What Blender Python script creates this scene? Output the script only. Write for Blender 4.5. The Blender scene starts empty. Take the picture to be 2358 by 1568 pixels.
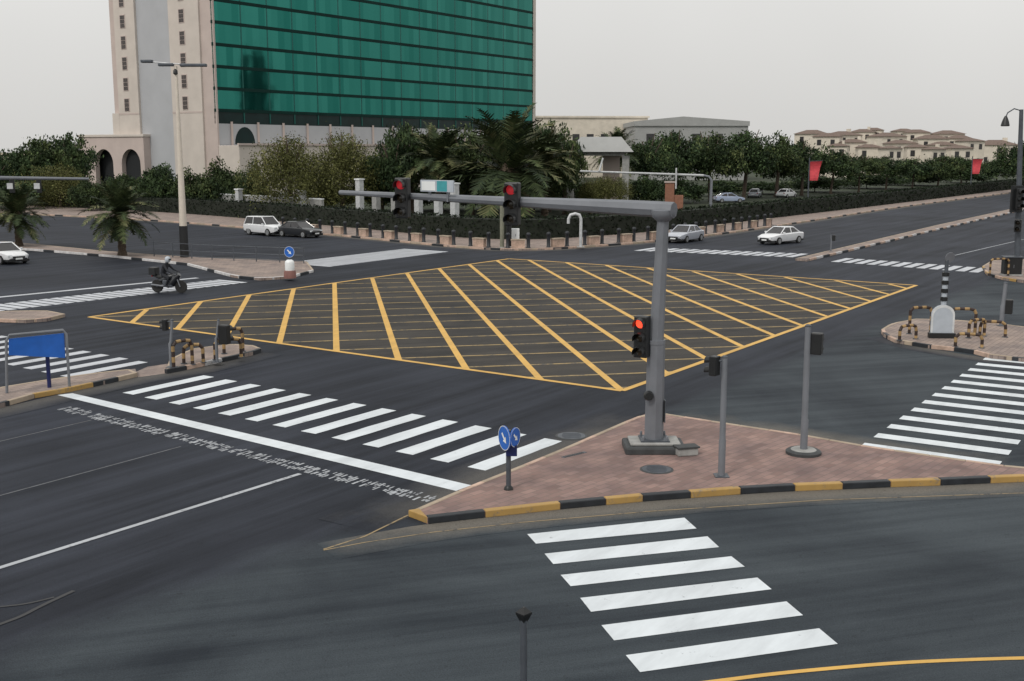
import bpy, math, random
from mathutils import Vector, Matrix
random.seed(7)
R = math.radians
sc = bpy.context.scene
col = sc.collection
CAM_H, TILT, FPX = 8.0, R(9.58), 2600.0      # camera height, downward tilt, focal length for a 2358 px wide picture

# ------------------------------------------------------------------ measuring helpers
def P(u, v, z=0.0):
    dx = (u-1179)/FPX; dy = -(v-784)/FPX
    d = Vector((dx, dy*math.sin(TILT)+math.cos(TILT), dy*math.cos(TILT)-math.sin(TILT)))
    t = (z-CAM_H)/d.z
    return Vector((d.x*t, d.y*t, z))
def at(u, v, Y):
    dx = (u-1179)/FPX; dy = -(v-784)/FPX
    d = Vector((dx, dy*math.sin(TILT)+math.cos(TILT), dy*math.cos(TILT)-math.sin(TILT)))
    t = Y/d.y
    return Vector((d.x*t, Y, CAM_H+d.z*t))
def PP(pts, z=0.0): return [P(u, v, z) for u, v in pts]
ROAD = R(55.3)                                 # heading of the road that runs away to the right
E2 = Vector((math.cos(ROAD), math.sin(ROAD), 0)); E1 = Vector((-math.sin(ROAD), math.cos(ROAD), 0))

# ------------------------------------------------------------------ materials
def node_mat(name):
    m = bpy.data.materials.new(name); m.use_nodes = True
    nt = m.node_tree; b = nt.nodes['Principled BSDF']
    return m, nt, b
def N(nt, t, **kw):
    n = nt.nodes.new(t)
    for k, v in kw.items():
        if k.startswith('_'): setattr(n, k[1:], v)
        else: n.inputs[k.replace('__', ' ')].default_value = v
    return n
def ramp(nt, fac, stops):
    r = nt.nodes.new('ShaderNodeValToRGB'); e = r.color_ramp.elements
    while len(e) < len(stops): e.new(0.5)
    for i, (p, c) in enumerate(stops):
        e[i].position = p; e[i].color = (*c, 1) if len(c) == 3 else c
    nt.links.new(fac, r.inputs[0]); return r
def coords(nt, scale=(1, 1, 1), rotz=0.0, kind='Object'):
    tc = nt.nodes.new('ShaderNodeTexCoord'); mp = nt.nodes.new('ShaderNodeMapping')
    mp.inputs['Scale'].default_value = scale; mp.inputs['Rotation'].default_value = (0, 0, rotz)
    nt.links.new(tc.outputs[kind], mp.inputs[0]); return mp.outputs[0]
def mix(nt, a, b, fac, mode='MIX'):
    m = nt.nodes.new('ShaderNodeMix'); m.data_type = 'RGBA'; m.blend_type = mode
    for s, i in ((fac, 0), (a, 6), (b, 7)):
        if hasattr(s, 'links'): nt.links.new(s, m.inputs[i])
        else: m.inputs[i].default_value = s if i == 0 else (*s, 1)
    return m.outputs[2]
def plain(name, c, rough=0.6, metal=0.0, var=0.18, scale=3.0, bump=0.0, spec=0.5):
    m, nt, b = node_mat(name)
    nz = N(nt, 'ShaderNodeTexNoise', Scale=scale, Detail=5.0, Roughness=0.6)
    nt.links.new(coords(nt), nz.inputs['Vector'])
    lo = tuple(x*(1-var) for x in c); hi = tuple(min(1, x*(1+var)) for x in c)
    r = ramp(nt, nz.outputs[0], [(0.3, lo), (0.7, hi)])
    nt.links.new(r.outputs[0], b.inputs['Base Color'])
    b.inputs['Roughness'].default_value = rough; b.inputs['Metallic'].default_value = metal
    b.inputs['Specular IOR Level'].default_value = spec
    if bump:
        bp = N(nt, 'ShaderNodeBump', Strength=bump, Distance=0.05)
        nz2 = N(nt, 'ShaderNodeTexNoise', Scale=scale*8, Detail=4.0)
        nt.links.new(coords(nt), nz2.inputs['Vector'])
        nt.links.new(nz2.outputs[0], bp.inputs['Height']); nt.links.new(bp.outputs[0], b.inputs['Normal'])
    return m
def asphalt_color(nt, dark, light, head, patch=0.12, streak=0.55):
    r0 = coords(nt, rotz=-head)                                        # turn to the traffic direction, then draw out
    m2 = nt.nodes.new('ShaderNodeMapping'); m2.inputs['Scale'].default_value = (0.045, 1.1, 1); nt.links.new(r0, m2.inputs[0])
    st = N(nt, 'ShaderNodeTexNoise', Scale=1.0, Detail=7.0, Roughness=0.68); nt.links.new(m2.outputs[0], st.inputs['Vector'])
    pt = N(nt, 'ShaderNodeTexNoise', Scale=patch, Detail=5.0, Roughness=0.6, Distortion=0.8); nt.links.new(coords(nt), pt.inputs['Vector'])
    a = nt.nodes.new('ShaderNodeMath'); a.operation = 'MULTIPLY'; a.inputs[1].default_value = streak
    nt.links.new(st.outputs[0], a.inputs[0])
    c = nt.nodes.new('ShaderNodeMath'); c.operation = 'MULTIPLY_ADD'; c.inputs[1].default_value = 1-streak
    nt.links.new(pt.outputs[0], c.inputs[0]); nt.links.new(a.outputs[0], c.inputs[2])
    return ramp(nt, c.outputs[0], [(0.38, dark), (0.62, light)]).outputs[0]
def asphalt(name, A, B=None, dust=None, rough=0.75):
    """worn road surface; B or dust takes over where the mesh attribute says so (with a ragged edge)"""
    m, nt, b = node_mat(name)
    cl = asphalt_color(nt, *A)
    other = asphalt_color(nt, *B) if B else dust
    gr = N(nt, 'ShaderNodeTexNoise', Scale=38.0, Detail=3.0, Roughness=0.7); nt.links.new(coords(nt), gr.inputs['Vector'])
    if other is not None:
        at_ = nt.nodes.new('ShaderNodeAttribute'); at_.attribute_name = 'clump'
        nz = N(nt, 'ShaderNodeTexNoise', Scale=0.8, Detail=6.0, Roughness=0.7); nt.links.new(coords(nt), nz.inputs['Vector'])
        ad = nt.nodes.new('ShaderNodeMath'); ad.operation = 'MULTIPLY_ADD'; ad.inputs[1].default_value = 0.7; nt.links.new(nz.outputs[0], ad.inputs[0])
        nt.links.new(at_.outputs['Fac'], ad.inputs[2])
        f = ramp(nt, ad.outputs[0], [(0.34, (0, 0, 0)), (1.0, (1, 1, 1))])
        cl = mix(nt, cl, other, f.outputs[0])
    g = ramp(nt, gr.outputs[0], [(0.3, (0.50,)*3), (0.7, (1.50,)*3)])
    sp = N(nt, 'ShaderNodeTexNoise', Scale=5.5, Detail=2.0); nt.links.new(coords(nt), sp.inputs['Vector'])      # little stains
    s2 = ramp(nt, sp.outputs[0], [(0.26, (0.55,)*3), (0.34, (1.0,)*3)])
    cl = mix(nt, cl, s2.outputs[0], 0.6, 'MULTIPLY')
    nt.links.new(mix(nt, cl, g.outputs[0], 0.7, 'MULTIPLY'), b.inputs['Base Color'])
    b.inputs['Roughness'].default_value = rough; b.inputs['Specular IOR Level'].default_value = 0.22
    bp = N(nt, 'ShaderNodeBump', Strength=0.35, Distance=0.01)
    nt.links.new(gr.outputs[0], bp.inputs['Height']); nt.links.new(bp.outputs[0], b.inputs['Normal'])
    return m
def paint(name, c, under, wear=0.36, rough=0.6, scale=2.2):
    m, nt, b = node_mat(name)
    nz = N(nt, 'ShaderNodeTexNoise', Scale=scale, Detail=9.0, Roughness=0.78)
    nt.links.new(coords(nt), nz.inputs['Vector'])
    lg = N(nt, 'ShaderNodeTexNoise', Scale=1.0, Detail=5.0, Roughness=0.65)
    m2 = nt.nodes.new('ShaderNodeMapping'); m2.inputs['Scale'].default_value = (0.35, 1.3, 1); nt.links.new(coords(nt, rotz=-ROAD), m2.inputs[0])
    nt.links.new(m2.outputs[0], lg.inputs['Vector'])
    r = ramp(nt, nz.outputs[0], [(wear-0.05, (0, 0, 0)), (wear+0.05, (1, 1, 1))])
    cc = ramp(nt, lg.outputs[0], [(0.34, tuple(x*0.80 for x in c)), (0.60, c)])
    nt.links.new(mix(nt, under, cc.outputs[0], r.outputs[0]), b.inputs['Base Color'])
    b.inputs['Roughness'].default_value = rough
    return m
def leafmat(name, dark, light, tip):
    m, nt, b = node_mat(name)
    at_ = nt.nodes.new('ShaderNodeAttribute'); at_.attribute_name = 'clump'
    geo = nt.nodes.new('ShaderNodeNewGeometry')
    r = ramp(nt, at_.outputs['Fac'], [(0.0, dark), (0.75, light), (1.0, tip)])
    r2 = ramp(nt, geo.outputs['Random Per Island'], [(0.0, (0.6,)*3), (1.0, (1.4,)*3)])
    nt.links.new(mix(nt, r.outputs[0], r2.outputs[0], 1.0, 'MULTIPLY'), b.inputs['Base Color'])
    b.inputs['Roughness'].default_value = 0.7; b.inputs['Specular IOR Level'].default_value = 0.2
    return m

ASPH = (0.030, 0.033, 0.040)
M = {}
MAIN = ((0.004, 0.006, 0.011), (0.031, 0.036, 0.050), ROAD, 0.10, 0.62)
SLIP = ((0.011, 0.016, 0.023), (0.052, 0.064, 0.074), R(17), 0.13, 0.5)
M['asphalt'] = asphalt('worn dark asphalt', MAIN)
M['slip'] = asphalt('worn slip road asphalt', MAIN, B=SLIP)
M['slipdust'] = asphalt('dusty edge of the slip road', SLIP, dust=(0.135, 0.124, 0.108))
M['maindust'] = asphalt('dusty edge of the road', MAIN, dust=(0.078, 0.075, 0.072))
M['boxfloor'] = asphalt('brownish asphalt of the box', ((0.018, 0.017, 0.017), (0.058, 0.052, 0.045), R(20), 0.2, 0.5))
M['farroad'] = M['asphalt']
M['sand'] = plain('sandy ground', (0.32, 0.27, 0.20), 0.9, scale=0.2)
M['white'] = paint('white road paint', (0.67, 0.715, 0.75), ASPH, 0.34)
M['oldwhite'] = paint('worn white road paint', (0.42, 0.44, 0.47), ASPH, 0.42)
M['dullyellow'] = paint('rubbed yellow road paint', (0.34, 0.235, 0.085), ASPH, 0.45)
M['farwhite'] = paint('dusty white road paint', (0.52, 0.54, 0.58), ASPH, 0.36)
M['yellow'] = paint('yellow road paint', (0.66, 0.39, 0.085), ASPH, 0.34)
M['paleyellow'] = paint('worn yellow road paint', (0.30, 0.22, 0.11), ASPH, 0.44)
M['seal'] = plain('black joint sealant', (0.012, 0.012, 0.014), 0.5)
M['kerby'] = paint('yellow kerb paint', (0.42, 0.26, 0.080), (0.18, 0.15, 0.12), 0.40, scale=4)
M['kerbk'] = plain('black kerb paint', (0.016, 0.019, 0.024), 0.55, var=0.4)
M['kerbc'] = plain('sandy concrete kerb', (0.36, 0.29, 0.22), 0.85, var=0.25, scale=1.5)
M['kerbp'] = plain('peach kerb', (0.46, 0.33, 0.26), 0.85, var=0.3)
M['kerbw'] = plain('pale kerb paint', (0.56, 0.55, 0.55), 0.8, var=0.25)
M['concrete'] = plain('grey concrete', (0.30, 0.30, 0.29), 0.85, var=0.25, bump=0.2)
M['darkconc'] = plain('dark painted plinth', (0.045, 0.048, 0.05), 0.7, var=0.3)
M['steel'] = plain('galvanised steel', (0.165, 0.175, 0.195), 0.5, 0.1, var=0.15, scale=1.2)
M['steeldk'] = plain('dark grey steel', (0.075, 0.085, 0.10), 0.5, 0.2, var=0.2)
M['silver'] = plain('pale silver paint', (0.52, 0.53, 0.54), 0.45, 0.1)
M['cream'] = plain('cream painted pole', (0.62, 0.56, 0.48), 0.5, var=0.08)
M['black'] = plain('black plastic', (0.010, 0.011, 0.012), 0.45)
M['rubber'] = plain('tyre rubber', (0.014, 0.014, 0.014), 0.8)
M['blue'] = plain('sign blue', (0.018, 0.125, 0.50), 0.4, var=0.1)
M['navy'] = plain('navy enamel', (0.008, 0.015, 0.09), 0.4)
M['teal'] = plain('teal sign film', (0.05, 0.30, 0.33), 0.4)
M['signw'] = plain('white sign film', (0.78, 0.80, 0.80), 0.4, var=0.05)
M['panel'] = plain('pale blue grey sign film', (0.42, 0.46, 0.51), 0.5, var=0.08)
M['yel'] = plain('faded yellow hazard paint', (0.33, 0.215, 0.095), 0.7, var=0.4)
M['brn'] = plain('dark brown hazard paint', (0.035, 0.020, 0.016), 0.6, var=0.4)
M['redp'] = plain('red banner cloth', (0.55, 0.055, 0.07), 0.7)
M['redbrown'] = plain('red brown paint', (0.22, 0.10, 0.085), 0.6)
M['terra'] = plain('terracotta render', (0.27, 0.125, 0.08), 0.8)
M['wall'] = plain('pinkish cream stone', (0.56, 0.505, 0.455), 0.85, var=0.07, scale=0.35)
M['wall2'] = plain('pinkish stone', (0.50, 0.42, 0.385), 0.85, var=0.07, scale=0.35)
M['grey'] = plain('blue grey cladding', (0.40, 0.41, 0.43), 0.55, var=0.05, scale=0.3)
M['greyroof'] = plain('grey sheet roof', (0.34, 0.345, 0.34), 0.6, var=0.08, scale=0.6)
M['villa'] = plain('cream house render', (0.66, 0.60, 0.51), 0.85, var=0.12, scale=0.5)
M['villaroof'] = plain('brown roof tiles', (0.15, 0.105, 0.085), 0.85, var=0.25, scale=2)
M['win'] = plain('dark window glass', (0.035, 0.034, 0.036), 0.15, var=0.3)
M['winbrown'] = plain('brown tinted window', (0.055, 0.045, 0.042), 0.25, var=0.3)
M['dark'] = plain('painted interior shade', (0.012, 0.014, 0.016), 0.9)  # near-black colour stands in for the shade inside arches and pavilion
M['bark'] = plain('bark', (0.075, 0.055, 0.040), 0.9, var=0.4, scale=6, bump=0.5)
M['palmbark'] = plain('palm bark', (0.085, 0.062, 0.043), 0.95, var=0.5, scale=14, bump=0.8)
M['core'] = plain('near-black hedge filler', (0.010, 0.014, 0.008), 0.95)  # near-black colour of the solid box inside the hedges
M['grass'] = plain('dry lawn', (0.022, 0.032, 0.013), 0.95, var=0.5, scale=0.6)
M['skin'] = plain('skin', (0.30, 0.17, 0.11), 0.6)
M['cloth'] = plain('dark riding clothes', (0.013, 0.015, 0.021), 0.8)
M['rim'] = plain('alloy rim', (0.38, 0.39, 0.40), 0.35, 0.7)
M['headlamp'] = plain('headlamp glass', (0.65, 0.68, 0.70), 0.15)
M['tail'] = plain('tail lamp plastic', (0.30, 0.012, 0.012), 0.25)
def carpaint(name, c):
    m = plain(name, c, 0.28, 0.0, var=0.04); m.node_tree.nodes['Principled BSDF'].inputs['Coat Weight'].default_value = 0.6; return m
M['carwhite'] = carpaint('white car paint', (0.74, 0.75, 0.77))
M['carsilver'] = carpaint('silver car paint', (0.42, 0.44, 0.49))
M['carblue'] = carpaint('pale blue car paint', (0.38, 0.44, 0.58))
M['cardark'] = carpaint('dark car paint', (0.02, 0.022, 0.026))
M['leafdark'] = leafmat('dark evergreen leaves', (0.014, 0.027, 0.012), (0.056, 0.090, 0.034), (0.120, 0.145, 0.055))
M['leafmid'] = leafmat('mid green leaves', (0.018, 0.032, 0.013), (0.066, 0.094, 0.034), (0.135, 0.150, 0.058))
M['leafolive'] = leafmat('olive feathery leaves', (0.044, 0.050, 0.014), (0.125, 0.130, 0.042), (0.20, 0.19, 0.08))
M['leafhedge'] = leafmat('clipped hedge leaves', (0.004, 0.008, 0.004), (0.011, 0.020, 0.008), (0.022, 0.036, 0.013))
M['frond'] = leafmat('date palm leaflets', (0.018, 0.030, 0.014), (0.064, 0.086, 0.034), (0.17, 0.165, 0.08))
# brick paving
def brickmat(name, c1, c2, rot):
    m, nt, b = node_mat(name)
    br = N(nt, 'ShaderNodeTexBrick', Scale=1.0, Mortar__Size=0.012, Brick__Width=0.42, Row__Height=0.21)
    br.inputs['Color1'].default_value = (*c1, 1); br.inputs['Color2'].default_value = (*c2, 1)
    br.inputs['Mortar'].default_value = (0.16, 0.125, 0.11, 1)
    nt.links.new(coords(nt, rotz=rot), br.inputs['Vector'])
    nz = N(nt, 'ShaderNodeTexNoise', Scale=0.9, Detail=5.0); nt.links.new(coords(nt), nz.inputs['Vector'])
    r = ramp(nt, nz.outputs[0], [(0.3, (0.72, 0.72, 0.75)), (0.7, (1.22, 1.17, 1.12))])
    nt.links.new(mix(nt, br.outputs[0], r.outputs[0], 1.0, 'MULTIPLY'), b.inputs['Base Color'])
    b.inputs['Roughness'].default_value = 0.85
    return m
M['brick'] = brickmat('mauve block paving', (0.195, 0.128, 0.115), (0.268, 0.182, 0.164), -R(48))
M['brick2'] = brickmat('faded block paving', (0.235, 0.190, 0.170), (0.30, 0.245, 0.215), -R(55))
# reflective green curtain wall: each pane has a tint and a flatness of its own
def glassmat():
    m, nt, b = node_mat('green mirror glass')
    sn = nt.nodes.new('ShaderNodeVectorMath'); sn.operation = 'SNAP'; sn.inputs[1].default_value = (1.525, 50, 3.6)
    nt.links.new(coords(nt), sn.inputs[0])
    wn = nt.nodes.new('ShaderNodeTexWhiteNoise'); nt.links.new(sn.outputs[0], wn.inputs['Vector'])
    r = ramp(nt, wn.outputs['Value'], [(0.0, (0.013, 0.138, 0.112)), (1.0, (0.032, 0.205, 0.168))])
    nt.links.new(r.outputs[0], b.inputs['Base Color'])
    b.inputs['Metallic'].default_value = 0.92; b.inputs['Roughness'].default_value = 0.06
    nz = N(nt, 'ShaderNodeTexNoise', Scale=0.22, Detail=1.0); nt.links.new(coords(nt), nz.inputs['Vector'])
    bp = N(nt, 'ShaderNodeBump', Strength=0.05, Distance=0.6)
    nt.links.new(nz.outputs[0], bp.inputs['Height']); nt.links.new(bp.outputs[0], b.inputs['Normal'])
    return m
M['glass'] = glassmat()
M['glassdk'] = plain('green glass with painted dark reflection and shade', (0.004, 0.018, 0.018), 0.3, var=0.3, scale=0.4, spec=0.25)  # dark tree reflection and arch shade are put into this colour
M['mull'] = plain('green mullion', (0.014, 0.105, 0.090), 0.3, 0.6, var=0.1)
M['spandrel'] = plain('dark green spandrel', (0.003, 0.026, 0.022), 0.6, var=0.15, scale=0.3, spec=0.12)
def lamp_mat(name, c, s):
    m, nt, b = node_mat(name)
    b.inputs['Base Color'].default_value = (*c, 1); b.inputs['Emission Color'].default_value = (*c, 1); b.inputs['Emission Strength'].default_value = s
    return m
M['redlit'] = lamp_mat('lit red lens', (1.0, 0.07, 0.03), 1.6)
M['reddim'] = lamp_mat('dim red lens', (0.62, 0.03, 0.04), 0.28)
M['lensoff'] = plain('unlit lens', (0.03, 0.022, 0.012), 0.2)

# ------------------------------------------------------------------ mesh builder
class MB:
    def __init__(s): s.v = []; s.f = []; s.mi = []; s.att = []
    def face(s, idx, mi=0): s.f.append(tuple(idx)); s.mi.append(mi)
    def quad(s, a, b, c, d, mi=0, clump=None):
        n = len(s.v); s.v += [tuple(a), tuple(b), tuple(c), tuple(d)]; s.face((n, n+1, n+2, n+3), mi)
        if clump is not None: s.att += [clump]*4
    def box(s, c, size, rot=0.0, mi=0, M4=None):
        hx, hy, hz = size[0]/2, size[1]/2, size[2]/2; n = len(s.v)
        cs, sn = math.cos(rot), math.sin(rot)
        for z in (-hz, hz):
            for x, y in ((-hx, -hy), (hx, -hy), (hx, hy), (-hx, hy)):
                p = Vector((c[0]+x*cs-y*sn, c[1]+x*sn+y*cs, c[2]+z))
                if M4: p = M4 @ Vector((x, y, z)) + Vector(c)
                s.v.append(tuple(p))
        for q in ((3, 2, 1, 0), (4, 5, 6, 7), (0, 1, 5, 4), (1, 2, 6, 5), (2, 3, 7, 6), (3, 0, 4, 7)): s.face([n+i for i in q], mi)
        return s
    def span(s, x0, x1, y0, y1, z0, z1, mi=0): return s.box(((x0+x1)/2, (y0+y1)/2, (z0+z1)/2), (x1-x0, y1-y0, z1-z0), 0, mi)
    def prism(s, pts, z0, z1, mi=0, mi_side=None):
        a = sum(p[0]*q[1]-q[0]*p[1] for p, q in zip(pts, pts[1:]+pts[:1]))
        if a < 0: pts = pts[::-1]
        n = len(s.v); k = len(pts)
        s.v += [(p[0], p[1], z0) for p in pts]+[(p[0], p[1], z1) for p in pts]
        s.face([n+k+i for i in range(k)], mi); s.face([n+i for i in range(k)][::-1], mi)
        for i in range(k): s.face((n+i, n+(i+1) % k, n+k+(i+1) % k, n+k+i), mi if mi_side is None else mi_side)
        return s
    def sheet(s, pts, z, mi=0):
        a = sum(p[0]*q[1]-q[0]*p[1] for p, q in zip(pts, pts[1:]+pts[:1]))
        if a < 0: pts = pts[::-1]
        n = len(s.v); s.v += [(p[0], p[1], z) for p in pts]; s.face(range(n, n+len(pts)), mi); return s
    def tube(s, pts, rad, seg=10, mi=0, caps=True):
        pts = [Vector(p) for p in pts]
        if not hasattr(rad, '__len__'): rad = [rad]*len(pts)
        n0 = len(s.v); ref = None
        for i, p in enumerate(pts):
            d = (pts[min(i+1, len(pts)-1)]-pts[max(i-1, 0)]).normalized()
            if ref is None: ref = Vector((0, 0, 1)) if abs(d.z) < 0.9 else Vector((1, 0, 0))
            x = d.cross(ref).normalized(); y = d.cross(x).normalized(); ref = (-y if y.dot(ref) < 0 else y)
            y = ref - d*ref.dot(d); y.normalize(); x = y.cross(d)
            for k in range(seg):
                t = 2*math.pi*k/seg; s.v.append(tuple(p+(x*math.cos(t)+y*math.sin(t))*rad[i]))
        for i in range(len(pts)-1):
            for k in range(seg):
                a = n0+i*seg+k; b = n0+i*seg+(k+1) % seg
                s.face((a, b, b+seg, a+seg), mi)
        if caps:
            s.face([n0+k for k in range(seg)][::-1], mi); s.face([n0+(len(pts)-1)*seg+k for k in range(seg)], mi)
        return s
    def lathe(s, prof, c=(0, 0, 0), seg=16, mi=0, axis='z'):
        n0 = len(s.v)
        for r, z in prof:
            for k in range(seg):
                t = 2*math.pi*k/seg; a, b = r*math.cos(t), r*math.sin(t)
                q = (a, b, z) if axis == 'z' else ((a, z, b) if axis == 'y' else (z, a, b))
                s.v.append((c[0]+q[0], c[1]+q[1], c[2]+q[2]))
        for i in range(len(prof)-1):
            for k in range(seg):
                a = n0+i*seg+k; b = n0+i*seg+(k+1) % seg; s.face((a, b, b+seg, a+seg), mi)
        s.face([n0+k for k in range(seg)][::-1], mi); s.face([n0+(len(prof)-1)*seg+k for k in range(seg)], mi)
        return s
    def mesh(s, name, mats, smooth=False):
        me = bpy.data.meshes.new(name); me.from_pydata(s.v, [], s.f)
        if not isinstance(mats, (list, tuple)): mats = [mats]
        for m in mats: me.materials.append(M[m] if isinstance(m, str) else m)
        me.polygons.foreach_set('material_index', s.mi)
        if smooth: me.polygons.foreach_set('use_smooth', [True]*len(s.f))
        if s.att:
            a = me.attributes.new('clump', 'FLOAT', 'POINT')
            full = s.att+[0.0]*(len(s.v)-len(s.att)); a.data.foreach_set('value', full)
        me.update(); return me
    def build(s, name, mats, parent=None, smooth=False, bevel=0.0, loc=None):
        o = bpy.data.objects.new(name, s.mesh(name, mats, smooth)); col.objects.link(o)
        if parent: o.parent = parent
        if loc is not None: o.location = loc
        if bevel:
            b = o.modifiers.new('bevel', 'BEVEL'); b.width = bevel; b.segments = 2; b.limit_method = 'ANGLE'
        if smooth:
            o.data.set_sharp_from_angle(angle=R(40))
        return o
def tag(o, label, cat, group=None, kind=None):
    o['label'] = label; o['category'] = cat
    if group: o['group'] = group
    if kind: o['kind'] = kind
    return o
def empty(name, loc, rz=0.0, label=None, cat=None, group=None):
    o = bpy.data.objects.new(name, None); o.empty_display_size = 0.3; col.objects.link(o)
    o.location = loc; o.rotation_euler = (0, 0, rz)
    if label: tag(o, label, cat, group)
    return o
def struct(o): o['kind'] = 'structure'; return o
def copy_tree(o, parent=None):
    c = o.copy(); col.objects.link(c)
    if parent: c.parent = parent
    for ch in list(o.children): copy_tree(ch, c)
    return c
def offset_line(pts, w):
    out = []
    for i, p in enumerate(pts):
        d = (pts[min(i+1, len(pts)-1)]-pts[max(i-1, 0)]); d.z = 0; d.normalize()
        out.append(p+Vector((-d.y, d.x, 0))*w)
    return out
def resample(pts, step):
    out = [pts[0].copy()]; acc = 0.0
    for a, b in zip(pts, pts[1:]):
        L = (b-a).length; t = step-acc
        while t <= L: out.append(a+(b-a)*(t/L)); t += step
        acc = (acc+L) % step
    if (out[-1]-pts[-1]).length > step*0.3: out.append(pts[-1].copy())
    return out
def smoothpath(pts, it=2):
    for _ in range(it):
        q = [pts[0]]
        for a, b in zip(pts, pts[1:]): q += [a*0.75+b*0.25, a*0.25+b*0.75]
        pts = q+[pts[-1]]
    return pts
def band(pts, w, z, mb=None, mi=0):
    mb = mb or MB(); a = offset_line(pts, w/2); b = offset_line(pts, -w/2)
    for i in range(len(pts)-1):
        mb.quad((*a[i].xy, z), (*b[i].xy, z), (*b[i+1].xy, z), (*a[i+1].xy, z), mi)
    return mb
def kerb(name, pts, mats, step=0.95, w=0.16, h=0.165, inner=1):
    """kerb stones along a line; the colour changes from stone to stone"""
    pts = offset_line(resample(pts, step), -0.02*inner); mb = MB(); off = offset_line(pts, w*inner)
    for i in range(len(pts)-1):
        a, b, c, d = pts[i], pts[i+1], off[i+1], off[i]
        g = (b-a).normalized()*0.006
        mb.prism([(a+g).xy, (b-g).xy, (c-g).xy, (d+g).xy], 0.0, h, i % len(mats))
    return struct(mb.build(name, mats, bevel=0.015))

# ------------------------------------------------------------------ camera, light, sky
cam = bpy.data.cameras.new('camera'); co = bpy.data.objects.new('camera', cam); col.objects.link(co); sc.camera = co
co.location = (0, 0, CAM_H); co.rotation_euler = (R(90)-TILT, 0, 0)
cam.sensor_width = 36; cam.lens = 36*FPX/2358; cam.clip_start = 0.3; cam.clip_end = 6000
SUN_EL, SUN_AZ = R(48), R(215)     # azimuth clockwise from +Y: behind the camera, to its left
w = bpy.data.worlds.new('World'); sc.world = w; w.use_nodes = True
nt = w.node_tree; bg = nt.nodes['Background']
sky = nt.nodes.new('ShaderNodeTexSky'); sky.sky_type = 'NISHITA'; sky.sun_disc = False
sky.sun_elevation = SUN_EL; sky.sun_rotation = SUN_AZ; sky.dust_density = 6.0; sky.air_density = 1.0
hs = N(nt, 'ShaderNodeHueSaturation', Saturation=0.10); nt.links.new(sky.outputs[0], hs.inputs['Color'])
tc = nt.nodes.new('ShaderNodeTexCoord'); sx = nt.nodes.new('ShaderNodeSeparateXYZ'); nt.links.new(tc.outputs['Generated'], sx.inputs[0])
mr = N(nt, 'ShaderNodeMapRange', From__Min=-0.02, From__Max=0.26); nt.links.new(sx.outputs['Z'], mr.inputs[0])
cl = nt.nodes.new('ShaderNodeTexNoise'); cl.inputs['Scale'].default_value = 2.2; cl.inputs['Detail'].default_value = 3
nt.links.new(tc.outputs['Generated'], cl.inputs['Vector'])
rp = ramp(nt, mr.outputs[0], [(0.0, (0.70, 0.69, 0.67)), (1.0, (0.95, 0.95, 0.93))])
cr = ramp(nt, cl.outputs[0], [(0.3, (0.94,)*3), (0.7, (1.06,)*3)])
ov = mix(nt, rp.outputs[0], cr.outputs[0], 1.0, 'MULTIPLY')
sc10 = nt.nodes.new('ShaderNodeVectorMath'); sc10.operation = 'SCALE'; sc10.inputs['Scale'].default_value = 10.0
nt.links.new(ov, sc10.inputs[0])
nt.links.new(mix(nt, hs.outputs[0], sc10.outputs[0], 0.88), bg.inputs['Color'])
bg.inputs['Strength'].default_value = 0.1
sl = bpy.data.lights.new('sun', 'SUN'); so = bpy.data.objects.new('sun', sl); col.objects.link(so)
sl.energy = 1.25; sl.angle = R(10); sl.color = (1.0, 0.95, 0.88)
sd = Vector((math.sin(SUN_AZ)*math.cos(SUN_EL), math.cos(SUN_AZ)*math.cos(SUN_EL), math.sin(SUN_EL)))
so.rotation_euler = (-sd).to_track_quat('-Z', 'Y').to_euler()
vs = sc.view_settings; vs.view_transform = 'Standard'; vs.look = 'None'; vs.exposure = 0.0; vs.gamma = 1.0

# ------------------------------------------------------------------ ground and roads
struct(MB().sheet([(-2500, -60), (2500, -60), (2500, 3500), (-2500, 3500)], -0.03).build('ground', 'sand'))
struct(MB().sheet([(-170, -25), (170, -25), (300, 460), (-170, 260)], 0.0).build('road', 'asphalt'))
kerb_far = [(-300, 480), (-120, 487), (0, 492), (190, 500), (400, 512), (600, 529), (760, 542), (900, 556), (1010, 567), (1100, 574), (1180, 577.5),
            (1260, 576), (1340, 571), (1500, 559), (1650, 542), (1830, 516), (2029, 484), (2200, 461), (2358, 441), (2560, 420)]
kf = smoothpath(PP(kerb_far), 1)
far = kf+[Vector((420, 700, 0)), Vector((-400, 700, 0)), Vector((-400, kf[0].y, 0))]
struct(MB().prism([p.xy for p in far], 0.0, 0.14, 0).build('pavement', 'brick2'))
kerb('kerb', kf, ['kerbp', 'kerbk', 'kerbp', 'kerbc'], step=1.5, w=0.22, inner=1)
hedge_line = [(-300, 466), (0, 472), (190, 481), (400, 492), (600, 508), (800, 526), (1000, 546), (1120, 554), (1230, 555), (1330, 550), (1500, 537), (1700, 514), (1860, 495), (2100, 466), (2358, 434), (2560, 415)]
hl = smoothpath(PP(hedge_line), 1)
lawn = [p+Vector((0, 0.6, 0)) for p in hl]+[Vector((420, 690, 0)), Vector((-400, 690, 0))]
struct(MB().sheet([p.xy for p in lawn], 0.150).build('lawn', 'grass'))

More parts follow.
